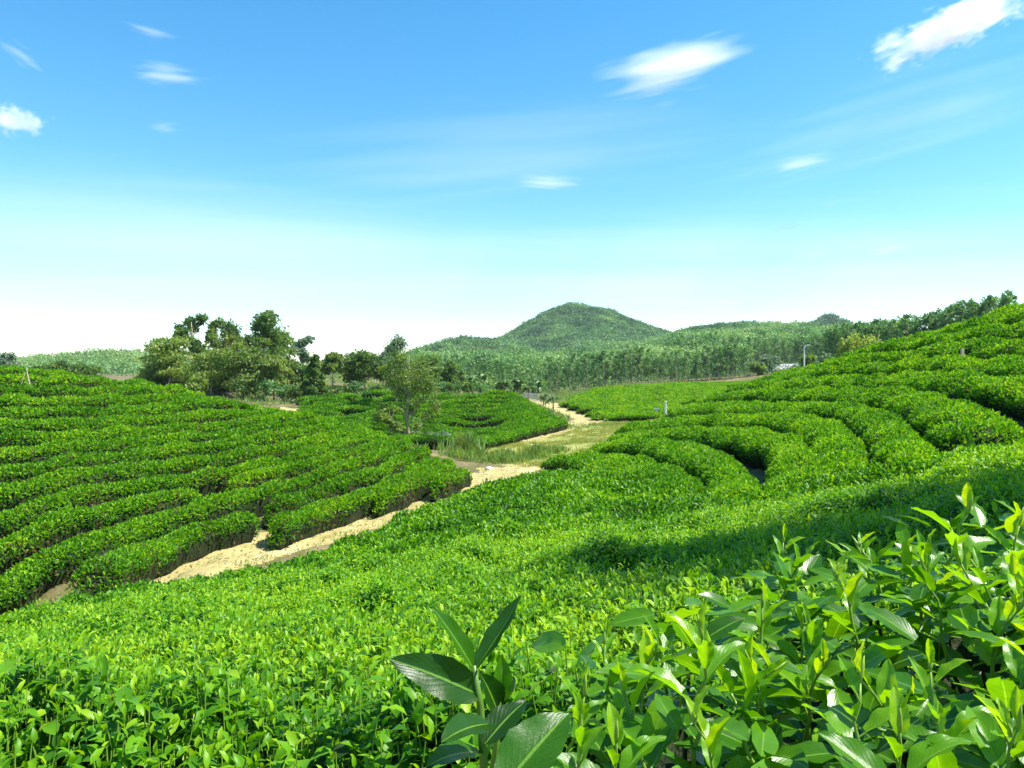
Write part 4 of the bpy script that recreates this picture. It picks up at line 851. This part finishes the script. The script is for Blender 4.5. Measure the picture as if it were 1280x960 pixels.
def shoot_mesh(seed, length=.15, nl=6, size=.062, young=.85, lean=.15, upr=1.0):
    g_ = np.random.default_rng(seed); lf, stm = Acc(), Acc(); m = 8; t = np.linspace(0, 1, m); a = g_.uniform(0, 6.28); bend = lean * length * t ** 2
    c = np.stack([bend * math.cos(a), bend * math.sin(a), length * t], 1); c[:, :2] += g_.normal(0, .003, (m, 2)); c[0, :2] = 0
    add_tube(stm, c, np.linspace(.0028, .0013, m), 6, tint=.72); az = g_.uniform(0, 6.28)
    for k in range(nl):
        q = 1 - k / nl * .92                                     # height on the stem
        p = np.array([np.interp(q, t, c[:, j]) for j in range(3)]); az += 2.35 + g_.normal(0, .25); fr = k / max(1, nl - 1)
        pit = R(74) * upr * (1 - fr) ** 1.2 + R(14) + g_.normal(0, .14); L = size * (.62 + .75 * min(1, fr * 1.4)) * g_.uniform(.85, 1.15)
        D = np.array([math.cos(az) * math.cos(pit), math.sin(az) * math.cos(pit), math.sin(pit)]); N = np.array([-math.cos(az) * math.sin(pit), -math.sin(az) * math.sin(pit), math.cos(pit)]) + g_.normal(0, .18, 3)
        pe = p + D * .010; add_tube(stm, [p, pe], [.0016, .0013], 4, tint=.75, cap=False)
        leaf_big(lf, pe, D, N, L, L * (.40 + .11 * fr) * g_.uniform(.88, 1.12), float(np.clip(young - .38 * fr + g_.normal(0, .07), .2, 1)), fold=.75 - .35 * fr + g_.normal(0, .08), curl=g_.uniform(.2, 1.3) * (.4 + .6 * fr), ph=g_.uniform(0, 6))
    # rolled bud
    p = c[-1]; D = nrm(c[-1] - c[-3] + g_.normal(0, .003, 3)); bd = [p + D * s for s in (0, .008, .018, .028)]; add_tube(stm, bd, [.0014, .0026, .0020, .0003], 6, tint=.95)
    return stm.mesh('stem', M_stem, True), lf.mesh('leaves', M_shoot, True)

def bush_top(x, y):     # height of the clipped surface of the near bush
    return -.335 + .085 * x - .035 * np.abs(y - .95) + .018 * np.sin(x * 9 + 1) * np.sin(y * 8)
BX = [(.07, .40), (.02, .70), (.06, .98), (.26, 1.22), (.52, 1.42), (.80, 1.62), (1.5, 1.85), (2.1, 1.8), (2.1, .3), (.4, .25)]
def near_bush():
    g_ = np.random.default_rng(77); root = empty('tea_bush', (.85, .95, float(H(.85, .95)))); tag(root, 'big sunlit tea bush filling the lower right corner, with long fresh shoots', 'tea bush'); loc = np.array(root.location)
    prot = [shoot_mesh(5000 + k, .13 + .015 * (k % 3), 7, .054, 1.0 - .05 * (k % 4), .2, .9) for k in range(7)]
    old = [shoot_mesh(5100 + k, .11, 7, .057, .84, .35, .5) for k in range(5)]
    def put(x, y, z, me, rz, s, tilt=(0, 0)):
        o = empty('shoot', (0, 0, 0)); o.parent = root; o.location = (x - loc[0], y - loc[1], z - loc[2]); o.rotation_euler = (tilt[0], tilt[1], rz); o.scale = (s,) * 3
        for nm, m in zip(('stem', 'leaves'), me):
            c = bpy.data.objects.new(nm, m); C.objects.link(c); c.parent = o
    # shoots rising clear of the bush, read off the photograph: tip pixel, distance, lean
    for (px, py, d, s, k) in [(1183, 602, 1.30, 1.25, 0), (868, 735, .80, 1.0, 1), (1272, 655, 1.22, 1.1, 2), (1152, 652, 1.20, .9, 3), (1075, 690, 1.12, 1.0, 4), (960, 775, .92, .95, 5), (1128, 850, .62, .85, 6), (1068, 815, .70, .9, 0), (708, 805, .80, .9, 2), (1010, 760, .98, 1.0, 3),
                              (800, 775, .95, .8, 4), (1230, 700, 1.0, 1.1, 5), (1190, 800, .72, .8, 1), (905, 860, .68, .8, 4), (770, 870, .72, .85, 6)]:
        t = P(px, py, d); L = (.15 + .02 * (k % 3) + .02) * s; put(t[0], t[1], t[2] - L, prot[k], g_.uniform(0, 6.28), s)
    n = 0; used = []
    while n < 85:
        x, y = g_.uniform(0, 1.5), g_.uniform(.34, 1.7)
        if not inside(np.array([x]), np.array([y]), BX)[0] or any((x - a) ** 2 + (y - b) ** 2 < .0030 for a, b in used): continue
        used.append((x, y)); s = g_.uniform(.75, 1.1); z = float(bush_top(x, y)) - .13 * s + g_.uniform(-.05, .02)
        pool = prot if g_.uniform() < .62 else old; put(x, y, z, pool[g_.integers(0, len(pool))], g_.uniform(0, 6.28), s, tuple(g_.normal(0, .22, 2))); n += 1
    # older leaves below the shoots
    ac = Acc(); m = 0
    while m < 3000:
        x, y = g_.uniform(-.05, 2.0), g_.uniform(.3, 1.85)
        if not inside(np.array([x]), np.array([y]), BX)[0]: continue
        z = float(bush_top(x, y)) - .03 - g_.uniform(0, 1) ** 1.5 * .30; a = g_.uniform(0, 6.28); pit = g_.normal(.15, .4); L = g_.uniform(.048, .082)
        D = np.array([math.cos(a) * math.cos(pit), math.sin(a) * math.cos(pit), math.sin(pit)]); N = np.array([0, 0, 1.]) + g_.normal(0, .35, 3)
        leaf_big(ac, (x, y, z), D, N, L, L * .47, float(np.clip(g_.normal(.54, .17), .2, .95)), fold=.25, curl=g_.uniform(.1, .7), ph=a, nu=6, nv=2); m += 1
    ac.build('old_leaves', M_shoot, root, smooth=True, loc=loc)
    br = Acc()
    for k in range(160):
        x, y = g_.uniform(.05, 1.9), g_.uniform(.35, 1.75)
        if not inside(np.array([x]), np.array([y]), BX)[0]: continue
        b = np.array([x + g_.normal(0, .1), y + g_.normal(0, .1), float(H(x, y)) - .03]); e = np.array([x, y, float(bush_top(x, y)) - .14]); add_tube(br, [b, (b + e) / 2 + g_.normal(0, .03, 3), e], [.012, .008, .003], 5, cap=False)
    xs_, ys_ = np.meshgrid(np.linspace(-.1, 2.1, 34), np.linspace(.25, 1.9, 26), indexing='ij'); zs = bush_top(xs_, ys_) - .30 + g_.normal(0, .03, xs_.shape); ix = np.arange(xs_.size).reshape(xs_.shape); q = np.stack([ix[:-1, :-1], ix[1:, :-1], ix[1:, 1:], ix[:-1, 1:]], -1).reshape(-1, 4)  # dark sheet under the leaves, inner shade put into its colour
    inn = inside(xs_.ravel(), ys_.ravel(), BX); q = q[inn[q].all(1)]; br.add(np.stack([xs_, ys_, zs], -1).reshape(-1, 3), f4=q); br.build('branches_and_shade_sheet', M_core, root, smooth=True, loc=loc)
near_bush()

def shade_tinted_shoots():
    """tall shoots close to the camera, lower edge; shade put into their dark leaf tint"""
    g_ = np.random.default_rng(91); b0 = P(606, 985, .56); gz0 = float(H(b0[0], b0[1])); root = empty('tea_plant', (b0[0], b0[1], gz0)); tag(root, 'close tea shoots, shade tinted into leaves, standing up at the middle of the lower edge', 'tea plant'); loc = np.array(root.location)
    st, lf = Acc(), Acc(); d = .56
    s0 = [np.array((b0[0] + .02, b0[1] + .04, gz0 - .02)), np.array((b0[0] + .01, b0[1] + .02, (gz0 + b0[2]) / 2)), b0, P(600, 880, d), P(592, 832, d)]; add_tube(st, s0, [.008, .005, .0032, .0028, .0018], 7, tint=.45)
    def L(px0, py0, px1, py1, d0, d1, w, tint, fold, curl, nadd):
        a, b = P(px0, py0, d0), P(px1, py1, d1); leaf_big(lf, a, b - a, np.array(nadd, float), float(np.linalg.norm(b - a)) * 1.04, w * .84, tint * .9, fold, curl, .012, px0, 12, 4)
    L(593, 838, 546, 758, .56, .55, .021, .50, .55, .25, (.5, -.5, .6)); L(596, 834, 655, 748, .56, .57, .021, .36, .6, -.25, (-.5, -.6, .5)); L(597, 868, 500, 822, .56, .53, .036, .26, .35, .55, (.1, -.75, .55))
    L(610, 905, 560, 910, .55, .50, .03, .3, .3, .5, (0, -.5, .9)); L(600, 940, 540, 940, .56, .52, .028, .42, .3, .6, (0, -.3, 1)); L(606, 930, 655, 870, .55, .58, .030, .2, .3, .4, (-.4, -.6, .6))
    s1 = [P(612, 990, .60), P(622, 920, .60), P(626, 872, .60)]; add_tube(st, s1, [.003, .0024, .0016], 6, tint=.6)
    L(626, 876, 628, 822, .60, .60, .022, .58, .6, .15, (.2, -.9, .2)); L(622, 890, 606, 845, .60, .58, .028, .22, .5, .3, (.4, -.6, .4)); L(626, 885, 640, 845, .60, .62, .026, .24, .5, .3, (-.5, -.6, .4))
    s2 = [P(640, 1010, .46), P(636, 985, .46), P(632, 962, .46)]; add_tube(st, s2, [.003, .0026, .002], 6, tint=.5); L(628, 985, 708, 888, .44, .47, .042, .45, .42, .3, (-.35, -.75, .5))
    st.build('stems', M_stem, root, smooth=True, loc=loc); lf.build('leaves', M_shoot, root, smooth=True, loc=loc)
shade_tinted_shoots()

# ------------------------------------------------------------------ tree just outside the frame whose crown shades the field
tree_b = np.array((8.3, 4.1, float(H(8.3, 4.1))))
plant('shade_tree', 'leafy shade tree standing in the tea just right of the frame', 'tree', tree_b, tree_meshes('tall', 10.0, 2.6, 26000, .15, 7001, M_tree, M_bark, tr=.014, lo=.35, hi=.75, tall0=.52))

# ------------------------------------------------------------------ clouds: bodies of thin vapour far up
def cloud_mat(name, dens, scale, lo, hi, stretch=(1, 1, 1)):
    m = bpy.data.materials.new(name); m.use_nodes = True; nt = m.node_tree; nt.nodes.clear(); out = nt.nodes.new('ShaderNodeOutputMaterial'); pv = nt.nodes.new('ShaderNodeVolumePrincipled')
    tc = nt.nodes.new('ShaderNodeTexCoord'); mp = nt.nodes.new('ShaderNodeMapping'); mp.inputs['Scale'].default_value = stretch; oi = nt.nodes.new('ShaderNodeObjectInfo'); ad = nt.nodes.new('ShaderNodeVectorMath'); ad.operation = 'ADD'
    nt.links.new(tc.outputs['Object'], mp.inputs[0]); ml = nt.nodes.new('ShaderNodeMath'); ml.operation = 'MULTIPLY'; ml.inputs[1].default_value = 40; nt.links.new(oi.outputs['Random'], ml.inputs[0]); nt.links.new(mp.outputs[0], ad.inputs[0]); nt.links.new(ml.outputs[0], ad.inputs[1])
    nz = nt.nodes.new('ShaderNodeTexNoise'); nz.inputs['Scale'].default_value = scale; nz.inputs['Detail'].default_value = 5; nz.inputs['Roughness'].default_value = .6; nt.links.new(ad.outputs[0], nz.inputs['Vector'])
    ln = nt.nodes.new('ShaderNodeVectorMath'); ln.operation = 'LENGTH'; nt.links.new(tc.outputs['Object'], ln.inputs[0])
    fo = nt.nodes.new('ShaderNodeMapRange'); fo.inputs[1].default_value = 1.0; fo.inputs[2].default_value = 0.0; fo.inputs[3].default_value = -.36; fo.inputs[4].default_value = .20; nt.links.new(ln.outputs['Value'], fo.inputs[0])
    a = nt.nodes.new('ShaderNodeMath'); a.operation = 'ADD'; nt.links.new(nz.outputs[0], a.inputs[0]); nt.links.new(fo.outputs[0], a.inputs[1])
    mr = nt.nodes.new('ShaderNodeMapRange'); mr.inputs[1].default_value = lo; mr.inputs[2].default_value = hi; mr.inputs[3].default_value = 0; mr.inputs[4].default_value = dens; nt.links.new(a.outputs[0], mr.inputs[0])
    nt.links.new(mr.outputs[0], pv.inputs['Density']); pv.inputs['Color'].default_value = (1, 1, 1, 1); pv.inputs['Anisotropy'].default_value = .2; nt.links.new(pv.outputs[0], out.inputs['Volume']); return m
M_lenscloud = cloud_mat('smooth_cloud', .008, 1.3, .44, .62, (.7, 1.0, 2.2)); M_cum = cloud_mat('puffy_cloud', .016, 3.6, .46, .56, (1.3, 1, .8)); M_wisp = cloud_mat('thin_cloud', .008, 2.0, .42, .70, (.7, 1, 2.0))
CLOUDS = [(838, 82, 210, 78, 10, M_lenscloud, 'large smooth lens shaped white cloud right of centre in the upper sky'), (815, 110, 130, 18, 8, M_wisp, 'thin curved strip of cloud right under the lens shaped cloud'), (1192, 32, 230, 62, 17, M_cum, 'puffy white cloud band in the upper right corner of the sky'),
 (208, 93, 96, 28, 2, M_wisp, 'soft white cloud puff on the upper left of the sky'), (188, 39, 66, 14, -8, M_wisp, 'thin cloud streak above the soft puff at upper left'), (14, 150, 96, 46, 0, M_cum, 'broken white cloud at the left edge of the sky'), (28, 70, 56, 26, -25, M_wisp, 'small faint cloud near the left edge above the broken one'),
 (684, 227, 96, 26, -5, M_wisp, 'flat white cloud above the mountain, middle height'), (1000, 204, 84, 26, 8, M_wisp, 'soft cloud below the puffy band at the right'), (1006, 320, 84, 24, 3, M_wisp, 'low pale cloud over the right ridge'), (980, 286, 48, 18, 12, M_wisp, 'small slanting cloud pair over the right ridge'),
 (1040, 253, 32, 10, 8, M_wisp, 'tiny cloud fleck above right'), (1060, 273, 32, 9, 0, M_wisp, 'tiny flat cloud fleck below another at the right'), (1108, 312, 66, 14, 6, M_wisp, 'thin low cloud strip right of the pale one'), (890, 350, 46, 14, 4, M_wisp, 'small low cloud just above the ridge right of the mountain'), (205, 160, 46, 18, 4, M_wisp, 'small faint cloud below the soft puff at upper left')]
M_faint = cloud_mat('faint_cloud', .0004, 3.0, .42, .66, (.5, 1, 3.0)); M_veil = cloud_mat('veil_cloud', .00055, 1.6, .34, .70, (.55, 1, 2.6))
CLOUDS += [(250, 320, 1150, 190, 1, M_veil, 'broad white veil of thin cloud low over the left skyline'), (960, 340, 1000, 150, -2, M_veil, 'broad pale veil of thin cloud low over the mountain'), (640, 190, 700, 110, 5, M_faint, 'faint streaky veil of cloud across the middle of the sky'), (1120, 150, 500, 130, 10, M_faint, 'faint veil of cloud below the puffy band at upper right')]
def sphere(nu=20, nv=12):
    u = np.linspace(0, np.pi, nv + 1); v = np.linspace(0, 2 * np.pi, nu + 1)[:-1]; uu, vv = np.meshgrid(u, v, indexing='ij'); V = np.stack([np.sin(uu) * np.cos(vv), np.sin(uu) * np.sin(vv), np.cos(uu)], -1).reshape(-1, 3)
    ix = np.arange(V.shape[0]).reshape(nv + 1, nu); nx = np.roll(ix, -1, axis=1); return V, np.stack([ix[:-1], ix[1:], nx[1:], nx[:-1]], -1).reshape(-1, 4)
for px, py, wp, hp, tilt, m, lb in CLOUDS:
    d = 3200.0; c = P(px, py, d); V, f = sphere(); ac = Acc(); ac.add(V, f4=f); o = ac.build('cloud', m, smooth=True); k = d / FPX
    o.location = tuple(c); o.scale = (wp * k * .76, wp * k * .34, hp * k * .76); o.rotation_euler = (0, -R(tilt), math.atan2(-c[0], c[1]) * .9); tag(o, lb, 'cloud', 'clouds in the blue sky')

# ------------------------------------------------------------------ the air over the valley
hz = bpy.data.materials.new('haze_air'); hz.use_nodes = True; nt = hz.node_tree; nt.nodes.clear(); out = nt.nodes.new('ShaderNodeOutputMaterial'); pv = nt.nodes.new('ShaderNodeVolumePrincipled')
pv.inputs['Color'].default_value = (.80, .92, 1.0, 1); pv.inputs['Density'].default_value = .00010; nt.links.new(pv.outputs[0], out.inputs['Volume'])
zb = min(float(HG.min()), -6.0) - 1.0; ac = Acc(); add_box(ac, (0, 500, (zb + 110) / 2), (2600, 2600, 110 - zb)); o = ac.build('haze', hz); tag(o, kind='stuff'); o['label'] = 'thin pale haze in the air over the valley'
